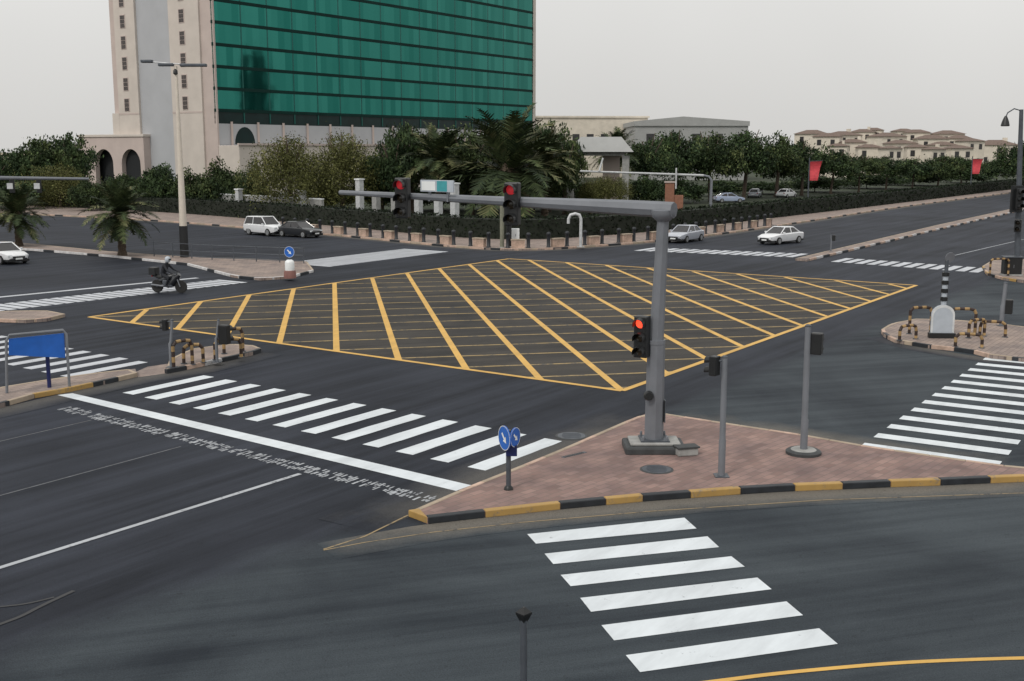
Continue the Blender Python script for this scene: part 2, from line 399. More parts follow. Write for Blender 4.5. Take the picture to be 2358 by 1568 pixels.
# slip road and its pale dusty edge
slip = [(-300, 1568), (-300, 1640), (2800, 1640), (2800, 1180), (2358, 1140), (1900, 1150), (1500, 1172), (1150, 1212), (900, 1248), (740, 1275), (560, 1330), (330, 1420), (90, 1510), (-60, 1560)]
def fading(name, edge, w, z, mat, fill=None):
    """strip along a line whose attribute falls from 1 on the line to 0 at the distance w, with an optional full part"""
    mb = MB(); pts = resample(edge, 0.6) if not fill else list(edge); prev = None; rows = [offset_line(pts, w*t) for t in (0.0, 0.35, 0.7, 1.0)]; val = (1.0, 0.66, 0.3, 0.0)
    for i in range(len(pts)-1):
        for k in range(3):
            q = (rows[k][i], rows[k][i+1], rows[k+1][i+1], rows[k+1][i]); m_ = len(pts)-1
            e0, e1 = (1, 1) if fill else (min(1, i/6, (m_-i)/6), min(1, (i+1)/6, (m_-i-1)/6)); vv = (val[k]*e0, val[k]*e1, val[k+1]*e1, val[k+1]*e0)
            if w < 0: q = q[::-1]; vv = vv[::-1]
            n = len(mb.v); mb.v += [(*p.xy, z) for p in q]; mb.face((n, n+1, n+2, n+3)); mb.att += list(vv)
    if fill:
        n = len(mb.v); f = [(*p.xy, z) for p in fill]
        if sum(p[0]*q[1]-q[0]*p[1] for p, q in zip(f, f[1:]+f[:1])) < 0: f = f[::-1]
        mb.v += f; mb.face(range(n, n+len(f))); mb.att += [1.0]*len(f)
    return struct(mb.build(name, mat))
se = smoothpath(PP([(2700, 1190), (2358, 1148), (1900, 1160), (1500, 1184), (1150, 1226), (900, 1268), (770, 1300), (600, 1370), (380, 1460), (120, 1570), (-40, 1640)]), 3)
fading('slip_road', se, -2.0, 0.004, 'slip', se+PP([(2700, 1640)]))
kb = [(985, 1207), (1117, 1192), (1290, 1173), (1395, 1163), (1480, 1155), (1590, 1147), (1705, 1138), (1830, 1131), (1940, 1127), (2050, 1122), (2165, 1118), (2280, 1113), (2400, 1108), (2560, 1104)]
island = [(948, 1192)]+kb+[(2560, 1100), (2358, 1091),
          (2270, 1079), (2000, 1040), (1850, 1013), (1700, 990), (1560, 968), (1525, 961), (1490, 962), (1440, 982), (1300, 1044), (1190, 1090), (1080, 1134)]
fading('gutter', smoothpath(PP([(2560, 1103), (2165, 1117), (1705, 1137), (1290, 1172), (985, 1206), (860, 1228), (730, 1252)]), 1), 1.1, 0.008, 'slipdust')
fading('gutter', PP([(860, 1226), (945, 1190), (1080, 1135), (1300, 1045), (1490, 963)]), 1.6, 0.007, 'maindust')
fading('gutter', PP([(1540, 964), (1700, 991), (2000, 1041), (2358, 1092)]), 1.6, 0.006, 'slipdust')
fading('gutter', PP([(-200, 985), (0, 940), (150, 905), (316, 868), (440, 850), (601, 811)]), -1.2, 0.007, 'maindust')
fading('gutter', PP([(2034, 776), (2140, 803), (2282, 826), (2500, 846)]), -1.0, 0.007, 'maindust')
fading('road', smoothpath(PP([(1560, 985), (1700, 915), (2000, 785), (2420, 610)]), 2), 1.6, 0.003, 'slip', smoothpath(PP([(1560, 985), (1700, 915), (2000, 785), (2420, 610)]), 2)+PP([(2900, 640), (2900, 1120), (2358, 1095), (2000, 1045), (1700, 993)]))
fading('gutter', kf, -1.2, 0.007, 'maindust')
# traffic island
isl = PP(island)
struct(MB().prism([p.xy for p in isl], 0.0, 0.145).build('traffic_island', 'brick'))
mb = MB(); kp = offset_line(PP(kb), -0.03); ko = offset_line(kp, 0.19)
for i in range(len(kp)-1):
    g = (kp[i+1]-kp[i]).normalized()*0.008
    mb.prism([(kp[i]+g).xy, (kp[i+1]-g).xy, (ko[i+1]-g).xy, (ko[i]+g).xy], 0.0, 0.165, i % 2)
tip = PP([(940, 1190), (985, 1207)]); to = offset_line(tip, 0.17)
mb.prism([tip[0].xy, tip[1].xy, ko[0].xy, (to[0]+Vector((0.12, 0, 0))).xy], 0.0, 0.163, 1)
struct(mb.build('kerb', ['kerbk', 'kerby'], bevel=0.02))
back = [isl[0]]+isl[:14:-1]
kerb('kerb', back, ['kerbc', 'kerbc', 'kerbp'], step=0.9, w=0.13, h=0.16, inner=-1)

struct(MB().sheet([p.xy for p in PP([(318, 869), (386, 860), (394, 837), (340, 845), (312, 857)])], 0.010).build('path', 'brick2'))
# islands left and right
def isle(name, px, mats, near, step=0.9):
    pts = PP(px); struct(MB().prism([p.xy for p in pts], 0.0, 0.145).build(name, 'brick2'))
    kerb('kerb', pts[:near], mats, step=step, w=0.15, inner=1)
    kerb('kerb', pts[near-1:]+[pts[0]], ['kerbc'], step=step, w=0.13, h=0.16, inner=1)
isle('traffic_island', [(-200, 985), (0, 940), (84, 916), (150, 905), (240, 886), (316, 868), (312, 858), (220, 868), (120, 882), (0, 902), (-200, 940)], ['kerby', 'kerby', 'kerbk', 'kerbc'], 6, 1.1)
isle('traffic_island', [(384, 861), (440, 850), (520, 832), (580, 819), (601, 811), (588, 804), (530, 800), (440, 812), (392, 836)], ['kerbk', 'kerbp', 'kerbw', 'kerbk', 'kerbk'], 5)
isle('traffic_island', [(2030, 766), (2034, 776), (2062, 790), (2140, 803), (2230, 812), (2282, 826), (2358, 834), (2560, 850), (2560, 780), (2358, 760), (2300, 752), (2200, 744), (2110, 741), (2052, 752)], ['kerbp', 'kerbk', 'kerbp', 'kerbc', 'kerbk'], 8)
isle('traffic_island', [(-320, 551), (0, 573), (80, 578), (250, 592), (430, 611), (540, 640), (600, 646), (665, 642), (722, 627), (706, 606), (560, 600), (400, 594), (250, 583), (80, 566), (0, 560), (-320, 540)], ['kerbw', 'kerbw', 'kerbk', 'kerbw'], 9, 1.4)
isle('traffic_island', [(1832, 600), (1858, 602), (1960, 578), (2160, 530), (2358, 484), (2600, 430), (2600, 427), (2358, 477), (2160, 521), (1960, 569)], ['kerbk', 'kerbp', 'kerbw'], 6, 1.5)
isle('traffic_island', [(2262, 618), (2272, 634), (2310, 645), (2358, 652), (2560, 668), (2560, 625), (2400, 606), (2330, 600), (2285, 604)], ['kerby', 'kerbk', 'kerbp'], 5, 1.2)
isle('traffic_island', [(-200, 755), (0, 742), (60, 744), (110, 740), (150, 730), (110, 722), (40, 722), (-200, 735)], ['kerbp', 'kerbc'], 5)

# ------------------------------------------------------------------ road markings
def L(a, b, t): return a+(b-a)*t
def bars(name, s0, s1, e0, e1, n, w, mat, z=0.009, skip=()):
    a0, a1, b0, b1 = P(*s0), P(*s1), P(*e0), P(*e1); mb = MB()
    for i in range(n):
        if i in skip: continue
        a, b = L(a0, a1, i/(n-1)), L(b0, b1, i/(n-1))
        d = (b-a).normalized(); nrm = Vector((-d.y, d.x, 0))*w/2*random.uniform(0.93, 1.07)
        k = max(2, int((b-a).length/0.5)); prev = None      # slightly uneven edges
        for j in range(k+1):
            c = L(a, b, j/k); r1 = nrm*random.uniform(0.95, 1.05); r2 = nrm*random.uniform(0.95, 1.05)
            cur = (c+r1, c-r2)
            if prev: mb.quad((*prev[0].xy, z), (*prev[1].xy, z), (*cur[1].xy, z), (*cur[0].xy, z))
            prev = cur
    return struct(mb.build(name, mat))
bars('zebra_crossing', (294, 907), (1097, 1080), (481, 866.5), (1275, 1013), 13, 0.56, 'white')
mb = MB()
for q in ([(1214, 1231), (1576, 1193), (1604, 1218), (1234, 1253)], [(1254, 1276), (1629, 1236), (1656, 1261), (1274, 1300)],
          [(1291, 1325), (1684, 1282), (1715, 1306), (1314, 1351)], [(1336, 1378), (1744, 1331), (1777, 1358), (1361, 1410)],
          [(1385, 1441), (1811, 1386), (1849, 1418), (1414, 1476)], [(1441, 1510), (1886, 1448), (1929, 1484), (1474, 1549)]):
    p = PP(q); mb.quad(*[(*c.xy, 0.012) for c in (p[0], p[3], p[2], p[1])])
struct(mb.build('zebra_crossing', 'white'))
a0 = P(1985, 1025); dirc = (P(2300, 1068)-a0).normalized(); lend = (P(2303, 1069)-a0).length; a1 = P(2266, 826)
mb = MB()
for i in range(13):
    a = L(a0, a1, i/12); b = a+dirc*lend; nn = Vector((-dirc.y, dirc.x, 0))*0.27
    mb.quad(*[(*c.xy, 0.009) for c in (a-nn, b-nn, b+nn, a+nn)])
struct(mb.build('zebra_crossing', 'white'))
bars('zebra_crossing', (0, 740), (318, 847), (-80, 745), (318, 847), 2, 0.01, 'white')
# crossing beyond the left island: in line with the near one
c0 = P(294, 907); c1 = P(481, 866.5); stepv = (P(1097, 1080)-c0)/12
mb = MB()
for i in range(-12, -3):
    a, b = c0+stepv*(i+0.55)+ (c1-c0)*0.10, c1+stepv*(i+0.55)+(c1-c0)*0.08; d = (b-a).normalized(); nn = Vector((-d.y, d.x, 0))*0.27
    mb.quad(*[(*c.xy, 0.009) for c in (a+nn, a-nn, b-nn, b+nn)])
struct(mb.build('zebra_crossing', 'farwhite'))
# left arm of the crossroads, two crossings and a stop line
def cross_row(name, px0, px1, n, along, w, length, mat, z=0.009):
    a, b = P(*px0), P(*px1); mb = MB()
    for i in range(n):
        c = L(a, b, i/(n-1)); d = along*length/2; nn = Vector((-along.y, along.x, 0))*w/2
        mb.quad(*[(*q.xy, z) for q in (c-d-nn, c+d-nn, c+d+nn, c-d+nn)])
    return struct(mb.build(name, mat))
cross_row('zebra_crossing', (-60, 715), (530, 648), 26, E1, 0.50, 2.6, 'farwhite')
struct(band([P(-100, 694), P(455, 640)], 0.45, 0.009).build('stop_line', 'farwhite'))
cross_row('zebra_crossing', (712, 609), (975, 577), 24, E1, 0.72, 4.6, 'farwhite')
cross_row('zebra_crossing', (1490, 574), (1835, 588), 15, E2, 0.6, 3.4, 'farwhite')
cross_row('zebra_crossing', (1940, 599), (2255, 622), 12, E2, 0.6, 3.4, 'farwhite')
struct(MB().sheet([p.xy for p in PP([(132, 910), (167, 906), (1085, 1118), (1050, 1131)])], 0.009).build('stop_line', 'white'))
# ghost of an older stop line: broken remnants
mb = MB(); s0, s1 = P(150, 940), P(1000, 1153)
for i in range(190):
    t = i/190+random.uniform(-.002, .002)
    if random.random() < 0.10: continue
    for row in (0, 1):
        if random.random() < 0.22: continue
        c = L(s0, s1, t)+E2*(row*0.26-0.13+random.uniform(-.05, .05)); l_ = random.uniform(.05, .15); w_ = random.uniform(.018, .04)
        mb.quad(*[(*(c+E2*x+E1*y).xy, 0.009) for x, y in ((-l_, -w_), (l_, -w_*.7), (l_*.9, w_), (-l_, w_*.8))])
struct(mb.build('worn_marking', 'oldwhite'))
mb = MB()
mb = band(resample([P(-100, 1339), P(692, 1091)], 0.8), 0.14, 0.009)
struct(mb.build('lane_line', 'oldwhite'))
mb = band(resample([P(-100, 1169), P(430, 1025)], 0.8), 0.06, 0.009); band(resample([P(-100, 1040), P(210, 968)], 0.8), 0.06, 0.009, mb)
struct(mb.build('lane_line', plain('faded grey line', (0.10, 0.105, 0.115), 0.7, var=0.4)))
# edge lines
struct(band(smoothpath(PP([(1600, 1576), (1679, 1566), (1779, 1553), (1904, 1541), (2054, 1528), (2200, 1521), (2400, 1515), (2700, 1512)]), 2), 0.11, 0.012).build('edge_line', 'yellow'))
mb = band(PP([(745, 1266), (840, 1236), (940, 1187)]), 0.05, 0.013); band(PP([(745, 1268), (840, 1250), (1000, 1226), (1200, 1204), (1500, 1178), (1900, 1152), (2358, 1136)]), 0.04, 0.0125, mb)
struct(mb.build('edge_line', 'paleyellow'))
struct(band(resample(PP([(2358, 551), (2190, 590)]), 1.0), 0.12, 0.009).build('lane_line', 'oldwhite'))
# joint sealant snaking at lower left
mb = band(smoothpath(PP([(-60, 1462), (0, 1438), (50, 1420), (90, 1398), (170, 1361)]), 2), 0.09, 0.010)
band(smoothpath(PP([(-60, 1406), (0, 1398), (60, 1392), (125, 1376)]), 2), 0.06, 0.010, mb); struct(mb.build('road_joint', 'seal'))
# yellow box
cA, cN, cR, cF = P(205, 730), P(1432, 900), P(2110, 657), P(1232, 594)
cF = cA+(cR-cN)*0.99
struct(MB().sheet([p.xy for p in (cA, cN, cR, cF)], 0.004).build('road', 'boxfloor'))
mb = MB(); zb = 0.009
band([cA, cN], 0.24, zb, mb); band([cN, cR], 0.24, zb+.0005, mb); band([cR, cF], 0.24, zb, mb); band([cF, cA], 0.24, zb+.0005, mb)
ex, ey = cN-cA, cF-cA
def clip(c, d):
    """the stretch of the line c + t d that lies inside the box"""
    det = ex.x*ey.y-ex.y*ey.x; t0, t1 = -1e9, 1e9
    inv = lambda p: ((p.x*ey.y-p.y*ey.x)/det, (ex.x*p.y-ex.y*p.x)/det)
    a = inv(c-cA); b = inv(d)
    for i in (0, 1):
        if abs(b[i]) < 1e-9: continue
        u, v = sorted(((0-a[i])/b[i], (1-a[i])/b[i])); t0, t1 = max(t0, u), min(t1, v)
    return (c+d*t0, c+d*t1) if t1-t0 > 0.4 else None
pitch = ex.length/9.0
d1 = Vector((math.cos(R(99)), math.sin(R(99)), 0)); exn = ex.normalized()
for i in range(-14, 26):
    s = clip(cA+exn*pitch*i, d1)
    if s: band(resample(list(s), 1.5), 0.26, zb+0.001, mb)
d2 = Vector((math.cos(R(11)), math.sin(R(11)), 0)); eyn = ey.normalized()
for i in range(-14, 26):
    s = clip(cA+eyn*pitch*i, d2)
    if s: band(resample(list(s), 1.5), 0.17, zb-0.0015, mb, 1)
struct(mb.build('box_marking', ['yellow', 'dullyellow']))
def cover(u, v, r, z, label, mat='steeldk'):
    c = P(u, v, z); o = empty('manhole_cover', c, 0, label, 'manhole')
    MB().lathe([(r, -0.02), (r, 0.006), (r*0.9, 0.012)], seg=28).build('frame', 'darkconc', o)
    m = MB().lathe([(r*0.86, 0.0), (r*0.86, 0.016)], seg=28)
    for k in range(-3, 4): m.box((0, k*r*0.2, 0.019), (r*1.2*math.sqrt(max(.1, 1-(k*.2)**2)), 0.02, 0.008))
    m.build('lid', mat, o)
cover(1512, 1081, 0.42, 0.145, 'round dark manhole cover in the block paving of the traffic island')
cover(1316, 1004, 0.46, 0.010, 'round manhole cover in the asphalt beside the near zebra crossing')
g = P(1322, 1047, 0.147); o = empty('drain_grate', g, R(41), 'narrow dark drain slot along the left edge of the paved island', 'drain grate')
MB().span(-0.42, 0.42, -0.06, 0.06, -0.02, 0.006).build('frame', 'steeldk', o); m = MB()
for k in range(9): m.span(-0.36+k*0.08, -0.32+k*0.08, -0.045, 0.045, 0.004, 0.012)
m.build('grate', 'black', o)

# ------------------------------------------------------------------ office building
BA = R(56.1); Y0 = 193.0; C0 = Vector(((500-1179)/2637*Y0, Y0, 0))
bld = empty('office_building', C0, BA, 'tall office block with green mirrored glass and a pale stone end', 'building')
zf = lambda v: 8+(345-v)*Y0/2637
ZTOP = 47.0
MB().span(0.6, 98, 0.6, 25.0, 0, ZTOP).build('core_wall', 'wall', bld)
MB().span(0.25, 99, 0.28, 0.6, 12.4, 14.4).build('base_glazing', 'glassdk', bld)  # dark band paints in the reflection of trees low on the glass
fl = [14.4+3.6*k for k in range(9)]
for i, z in enumerate(fl):
    p = MB().span(0.25, 99, 0.20, 0.5, z+0.465, z+3.515).build('glass_band', 'glass', bld)
    MB().span(0.2, 99.05, 0.10, 0.55, z-0.08, z+0.46).build('spandrel', 'spandrel', bld)
for k in range(17): MB().span(0.32+k*6.1, 0.60+k*6.1, 0.185, 0.199, 12.6, ZTOP-0.3).build('mullion', 'mull', bld)
MB().span(0.05, 99.1, -0.05, 0.6, ZTOP-0.2, ZTOP+1.0).build('parapet', 'wall', bld)
MB().span(98.2, 99.2, 0.0, 25, 12, ZTOP-0.2).build('end_frame', 'wall', bld)
# stone end face: two piers with a recessed grey panel between
def pier(y0, y1, wy, h0):
    m = MB(); m.span(-0.1, 0.6, y0, y1, 0, ZTOP+0.6); pr = m.build('stone_pier', 'wall', bld, bevel=0.05)
    z = 14.75
    while z < ZTOP-3:
        f = MB().span(-0.16, -0.102, wy-0.72, wy+0.72, z, z+2.35).build('window', 'wall2', bld)
        g_ = MB()
        for a in range(2):
            for b in range(3): g_.span(-0.20, -0.162, wy-0.58+a*0.60, wy-0.04+a*0.60, z+0.12+b*0.72, z+0.76+b*0.72)
        g_.build('pane', 'winbrown', f); z += 3.6
    return pr
pier(3.1, 10.7, 7.3, 0); pier(19.6, 25.2, 22.8, 0)
MB().span(0.35, 0.598, 10.7, 19.6, 0, ZTOP).build('recessed_panel', 'grey', bld)
MB().span(0.25, 0.6, 0.0, 3.1, 0, ZTOP+0.4).build('corner_pier', 'wall2', bld)  # darker stone paints in the shade strip along this corner
MB().span(0.5, 0.9, 25.2, 27.1, 14.5, ZTOP).build('corner_pier', 'wall2', bld)  # shadow of the set-back corner is also put into its darker stone
MB().span(-0.1, 0.9, 25.2, 27.1, 0, 14.5).build('corner_base', 'wall', bld)
m = MB(); m.span(-0.14, -0.102, 3.1, 10.7, 14.2, 14.5); m.span(-0.14, -0.102, 19.6, 25.2, 14.2, 14.5); m.build('string_course', 'wall2', bld)
# podium in front of the glass, with a vaulted grey upper storey
MB().span(0.3, 96, -5.0, 0.0, 0, 8.75).build('podium', 'wall', bld, bevel=0.06)
MB().span(0.0, 96.3, -5.3, -4.9, 8.75, 9.1).build('podium_coping', 'wall2', bld)
MB().span(0.62, 98, 0.25, 0.598, 8.75, 12.4).build('upper_wall', 'grey', bld)
for k in range(15):
    a = MB(); cx = 6.6+k*6.1; pts = [(cx+2.3*math.cos(t*math.pi/12), 9.0+2.9*math.sin(t*math.pi/12)) for t in range(13)]
    n = len(a.v)
    a.v += [(x, 0.20, z) for x, z in pts]+[(x, 0.249, z) for x, z in pts]; a.face(range(n, n+13))
    for t in range(12): a.face((n+t, n+t+13, n+t+14, n+t+1))
    if k in (0, 7): a.build('dark_arch_plate', 'glassdk', bld)  # flat dark plate stands in for the shaded arch opening
    MB().span(cx-3.25, cx-2.85, 0.0, 0.19, 8.76, 12.75).build('column', 'wall2', bld)
# pink gatehouse with two arches on its left
gh = empty('arcade_building', C0+Vector((math.cos(BA)*-1.1, math.sin(BA)*-1.1, 0)), BA, 'low pinkish stone gatehouse with two tall arches left of the tower', 'building')
def arch_wall(mb, x0, x1, y0, y1, H, arches, seg=14):
    """wall facing -x, running along y, with arched openings (centre, half width, spring height)"""
    ys = [y0]; cur = y0
    for c, hw, sp in arches:
        mb.span(x0, x1, cur, c-hw, 0, H)
        for k in range(seg):
            t0 = math.pi-math.pi*k/seg; t1 = math.pi-math.pi*(k+1)/seg
            ya, yb = c+hw*math.cos(t0), c+hw*math.cos(t1); za, zb_ = sp+hw*1.02*math.sin(t0), sp+hw*1.02*math.sin(t1)
            n = len(mb.v); mb.v += [(x0, ya, za), (x0, yb, zb_), (x0, yb, H), (x0, ya, H), (x1, ya, za), (x1, yb, zb_), (x1, yb, H), (x1, ya, H)]
            mb.face((n+3, n+2, n+1, n)); mb.face((n+4, n+5, n+6, n+7)); mb.face((n, n+1, n+5, n+4)); mb.face((n+7, n+6, n+2, n+3))
        cur = c+hw
    mb.span(x0, x1, cur, y1, 0, H)
m = MB(); arch_wall(m, 0, 0.9, 17.6, 35.8, 10.3, [(21.3, 2.6, 5.5), (28.9, 2.6, 5.5)]); m.build('arcade_wall', 'wall2', gh)
MB().span(0.9, 9, 17.6, 18.4, 0, 10.3).build('side_wall', 'wall2', gh); MB().span(0.9, 9, 35.0, 35.8, 0, 10.3).build('side_wall', 'wall2', gh)
MB().span(0.92, 0.97, 18.41, 24.4, 0, 10.2).build('shade_panel', 'dark', gh); MB().span(2.0, 2.4, 25.3, 34.59, 0, 10.2).build('shade_panel', 'dark', gh); MB().span(0.9, 2.0, 24.0, 26.2, 0, 10.2).build('shade_block', 'dark', gh)  # near-black boards paint the shade seen through the arches
MB().span(0.91, 2.0, 34.6, 34.99, 0, 10.2).build('shade_lining', 'dark', gh)  # another near-black board painting the shade inside the far arch
MB().span(-0.2, 9.2, 17.4, 36.0, 10.3, 10.75).build('roof', 'wall', gh, bevel=0.05)

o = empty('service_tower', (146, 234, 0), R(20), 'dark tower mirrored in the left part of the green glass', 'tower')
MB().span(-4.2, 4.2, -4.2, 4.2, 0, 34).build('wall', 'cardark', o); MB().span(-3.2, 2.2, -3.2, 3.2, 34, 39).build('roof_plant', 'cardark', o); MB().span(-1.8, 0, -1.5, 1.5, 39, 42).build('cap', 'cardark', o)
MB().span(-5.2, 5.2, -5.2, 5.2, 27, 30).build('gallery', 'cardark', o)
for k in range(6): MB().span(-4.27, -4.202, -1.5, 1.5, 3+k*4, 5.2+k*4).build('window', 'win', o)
# ------------------------------------------------------------------ far buildings
def facing(u, v0, v1, halfw, Y): pass
c = at(1380, 345, 330); o = empty('low_building', (c.x, 330, 0), R(4), 'long low beige building behind the palm grove', 'building')
H = at(0, 271, 330).z
MB().span(-18, 14, 0, 22, 0, H).build('wall', 'villa', o); MB().span(-18.4, 14.4, -0.4, 22.4, H, H+0.5).build('roof', 'villa', o)
for k in range(7): MB().span(-16+k*4.1, -14+k*4.1, -0.06, -0.002, H-6.5, H-4.6).build('window', 'win', o)
for (u0, u1, u2, vt, va, lab) in ((1462, 1572, 1722, 279, 268, 'broad building with pale grey sheet metal walls and a shallow roof ridge'),):
    Y = 300; a = at(u0, 345, Y).x; b = at(u2, 345, Y).x; r_ = at(u1, 345, Y).x
    o = empty('warehouse', ((a+b)/2, Y, 0), 0, lab, 'building'); w_ = (b-a)/2; rx = r_-(a+b)/2
    zt = at(0, vt, Y).z; za = at(0, va, Y).z
    MB().span(-w_, w_, 0.4, 30, 0, zt-1.2).build('wall', 'greyroof', o)
    m = MB(); n = 0
    m.v += [(-w_-.3, 0, zt-1.2), (w_+.3, 0, zt-1.2), (w_+.3, 0, zt), (rx, 0, za), (-w_-.3, 0, zt), (-w_-.3, 30, zt-1.2), (w_+.3, 30, zt-1.2), (w_+.3, 30, zt), (rx, 30, za), (-w_-.3, 30, zt)]
    for f in ((0, 1, 2, 3, 4), (9, 8, 7, 6, 5), (2, 7, 8, 3), (3, 8, 9, 4), (0, 5, 6, 1), (1, 6, 7, 2), (4, 9, 5, 0)): m.face(f)
    m.build('roof', 'greyroof', o)
    for k in range(5): MB().span(-w_+3+k*6, -w_+5+k*6, 0.30, 0.398, zt-5.5, zt-3.2).build('window', 'win', o)
def villa(u, vt, halfpx, Y, rot, label):
    c = at(u, 345, Y); h = at(u, vt, Y).z; w_ = halfpx*Y/2637; d = w_*0.9
    o = empty('house', (c.x, Y, 0), rot, label, 'house', 'cream houses beyond the trees')
    rh = w_*0.28; hb = h-rh
    MB().span(-w_, w_, -d, d, 0, hb).build('wall', 'villa', o)
    m = MB(); e = 0.5
    m.v += [(-w_-e, -d-e, hb), (w_+e, -d-e, hb), (w_+e, d+e, hb), (-w_-e, d+e, hb), (-w_*0.35, 0, h), (w_*0.35, 0, h)]
    for f in ((0, 1, 5, 4), (1, 2, 5), (2, 3, 4, 5), (3, 0, 4), (3, 2, 1, 0)): m.face(f)
    m.build('roof', 'villaroof', o)
    nwin = max(2, int(w_/2.2))
    for fz in (hb-2.6, hb-6.0, hb-9.4):
        if fz < 0.5: continue
        for k in range(nwin):
            x = -w_+(k+0.5)*2*w_/nwin
            if random.random() < 0.12: continue
            MB().span(x-0.62, x+0.62, -d-0.07, -d-0.002, fz, fz+1.7).build('window', 'win', o)
    if random.random() < 0.6: MB().span(-w_*.45, w_*.1, -d-1.3, -d-0.003, hb-6.5, hb-5.5).build('balcony', 'villa', o)
    if random.random() < 0.5: MB().span(w_*.4, w_*.62, -0.6, 0.6, hb+.3, h+0.8).build('chimney', 'villa', o)
vill = [(1868, 299, 34, 395), (1905, 306, 30, 350), (1938, 302, 33, 400), (1962, 320, 28, 345), (1985, 297, 25, 410), (2010, 294, 20, 415), (2040, 305, 33, 390), (2072, 322, 30, 350), (2078, 296, 22, 420),
        (2108, 298, 26, 405), (2142, 310, 34, 385), (2178, 300, 30, 400), (2168, 326, 28, 350), (2207, 311, 28, 390), (2232, 318, 24, 370), (2290, 322, 42, 420), (1930, 330, 22, 330), (2000, 332, 26, 335), (2050, 336, 20, 325), (2110, 332, 24, 335), (2150, 338, 20, 325), (2205, 334, 26, 335)]
vlab = ['leftmost of the cream houses on the skyline, brown roofed', 'lower cream house just right of the leftmost skyline house', 'cream brown roofed house left of the tallest pair of gables', 'low cream house half hidden behind the avenue of trees, front left',
        'narrow cream house left of the highest little gable', 'small cream house with the highest gable of the skyline', 'wide cream house right of the highest gable', 'low cream house between the treetops under the middle gables', 'small cream gabled house on the middle of the skyline',
        'cream house right of the middle skyline gable', 'broad cream house in the right half of the group', 'cream house with a tall brown roof toward the right end', 'low cream house in front of the right half of the group', 'cream house second from the right end of the dense group', 'last cream house at the right end of the dense group', 'wide pale house standing apart behind the red banner', 'lowest front house right above the nearer red banner', 'low front house under the narrow cream house', 'small low front house under the wide cream one', 'low front house under the middle skyline gable', 'small low front house in the right half of the group', 'low front house at the right end of the front row']
for i, (u, vt, hp, Y) in enumerate(vill): villa(u, vt, hp, Y, R(random.choice((-24, -8, 6, 20))), vlab[i])
# pavilion with grey roof and stone piers
c = at(1385, 345, 150); o = empty('entrance_pavilion', (c.x, 150, 0.14), R(-6), 'stone entrance pavilion with a flared grey canopy roof', 'pavilion')
m = MB(); zt = at(0, 318, 150).z
m.v += [(-2.6, -2.5, zt), (2.6, -2.5, zt), (2.6, 2.5, zt), (-2.6, 2.5, zt), (-4.2, -3.6, zt-1.9), (4.2, -3.6, zt-1.9), (4.2, 3.6, zt-1.9), (-4.2, 3.6, zt-1.9)]
for f in ((0, 1, 2, 3), (4, 5, 1, 0), (5, 6, 2, 1), (6, 7, 3, 2), (7, 4, 0, 3), (7, 6, 5, 4)): m.face(f)
m.build('roof', 'greyroof', o)
MB().span(-3.0, 3.0, -2.6, 2.6, zt-2.4, zt-1.9).build('roof_beam', 'concrete', o)
for x, h in ((-3.9, zt-1.9), (3.2, zt-2.4)):
    for y in (-2.4, 2.4): MB().span(x-0.45, x+0.45, y-0.45, y+0.45, 0, h).build('pier', 'concrete', o, bevel=0.03)
MB().span(0.2, 2.4, 0.6, 1.2, 0, zt-2.4).build('stone_wall', 'wall2', o)
MB().span(-3.4, 2.7, 1.9, 2.3, 0, 3.4).build('shade_screen', 'dark', o)  # near-black screen paints the shaded inside of the pavilion
c = at(1546, 345, 150); o = empty('brick_pier', (c.x, 150, 0.14), R(-10), 'short terracotta coloured pier between the tree trunks right of the pavilion', 'pillar')
MB().span(-0.7, 0.5, -0.3, 0.3, 0, 3.6).build('shaft', 'terra', o, bevel=0.04); MB().span(0.5, 1.7, -0.15, 0.15, 0, 2.0).build('wing_wall', 'terra', o, bevel=0.04); MB().span(-0.8, 0.6, -0.4, 0.4, 3.6, 3.8).build('cap', 'wall2', o)

# ------------------------------------------------------------------ vegetation
def leafquad(mb, c, s, cl, flat=0.0):
    d = Vector((random.gauss(0, 1), random.gauss(0, 1), random.gauss(0, 1)*(1-flat))).normalized()
    e = d.cross(Vector((random.gauss(0, 1), random.gauss(0, 1), random.gauss(0, 1)))).normalized()
    a, b = d*s*random.uniform(.7, 1.3), e*s*0.55
    mb.quad(c-a, c+b*1.0, c+a, c-b, 0, cl)
def crown_mesh(kind, seed, nclump, per, leaf, mat):
    random.seed(seed); mb = MB()
    lobes = [(Vector((.46*math.cos(k*1.05), .46*math.sin(k*1.05), random.uniform(.34, .60))), random.uniform(.40, .54)) for k in range(6)]+[(Vector((random.uniform(-.2, .2), random.uniform(-.2, .2), .66)), .42)]
    for i in range(nclump):
        lc, lr = random.choice(lobes)
        d = Vector((random.gauss(0, 1), random.gauss(0, 1), random.gauss(0, 1))).normalized()
        c = lc+Vector((d.x*lr, d.y*lr, d.z*lr*0.72))*random.uniform(.35, 1.0)
        c.z = max(0.05, min(c.z, 0.98)); cl = random.random()**1.2*0.9; cr_ = random.uniform(.08, .17)
        for k in range(per):
            e = Vector((random.gauss(0, 1), random.gauss(0, 1), random.gauss(0, .7)))*cr_*0.62
            p = c+e
            if kind == 'weep': p.z -= abs(random.gauss(0, .30))*(0.35+Vector((p.x, p.y)).length)
            leafquad(mb, p, leaf*random.uniform(.7, 1.4), min(1, max(0, cl+random.uniform(-.15, .15))), 0.2)
    return mb.mesh('crown', mat)
CR = {'dark': [crown_mesh('r', 11+i, 150, 60, 0.032, 'leafdark') for i in range(3)],
      'mid': [crown_mesh('r', 31+i, 150, 58, 0.033, 'leafmid') for i in range(3)],
      'olive': [crown_mesh('weep', 51+i, 210, 95, 0.016, 'leafolive') for i in range(2)]}
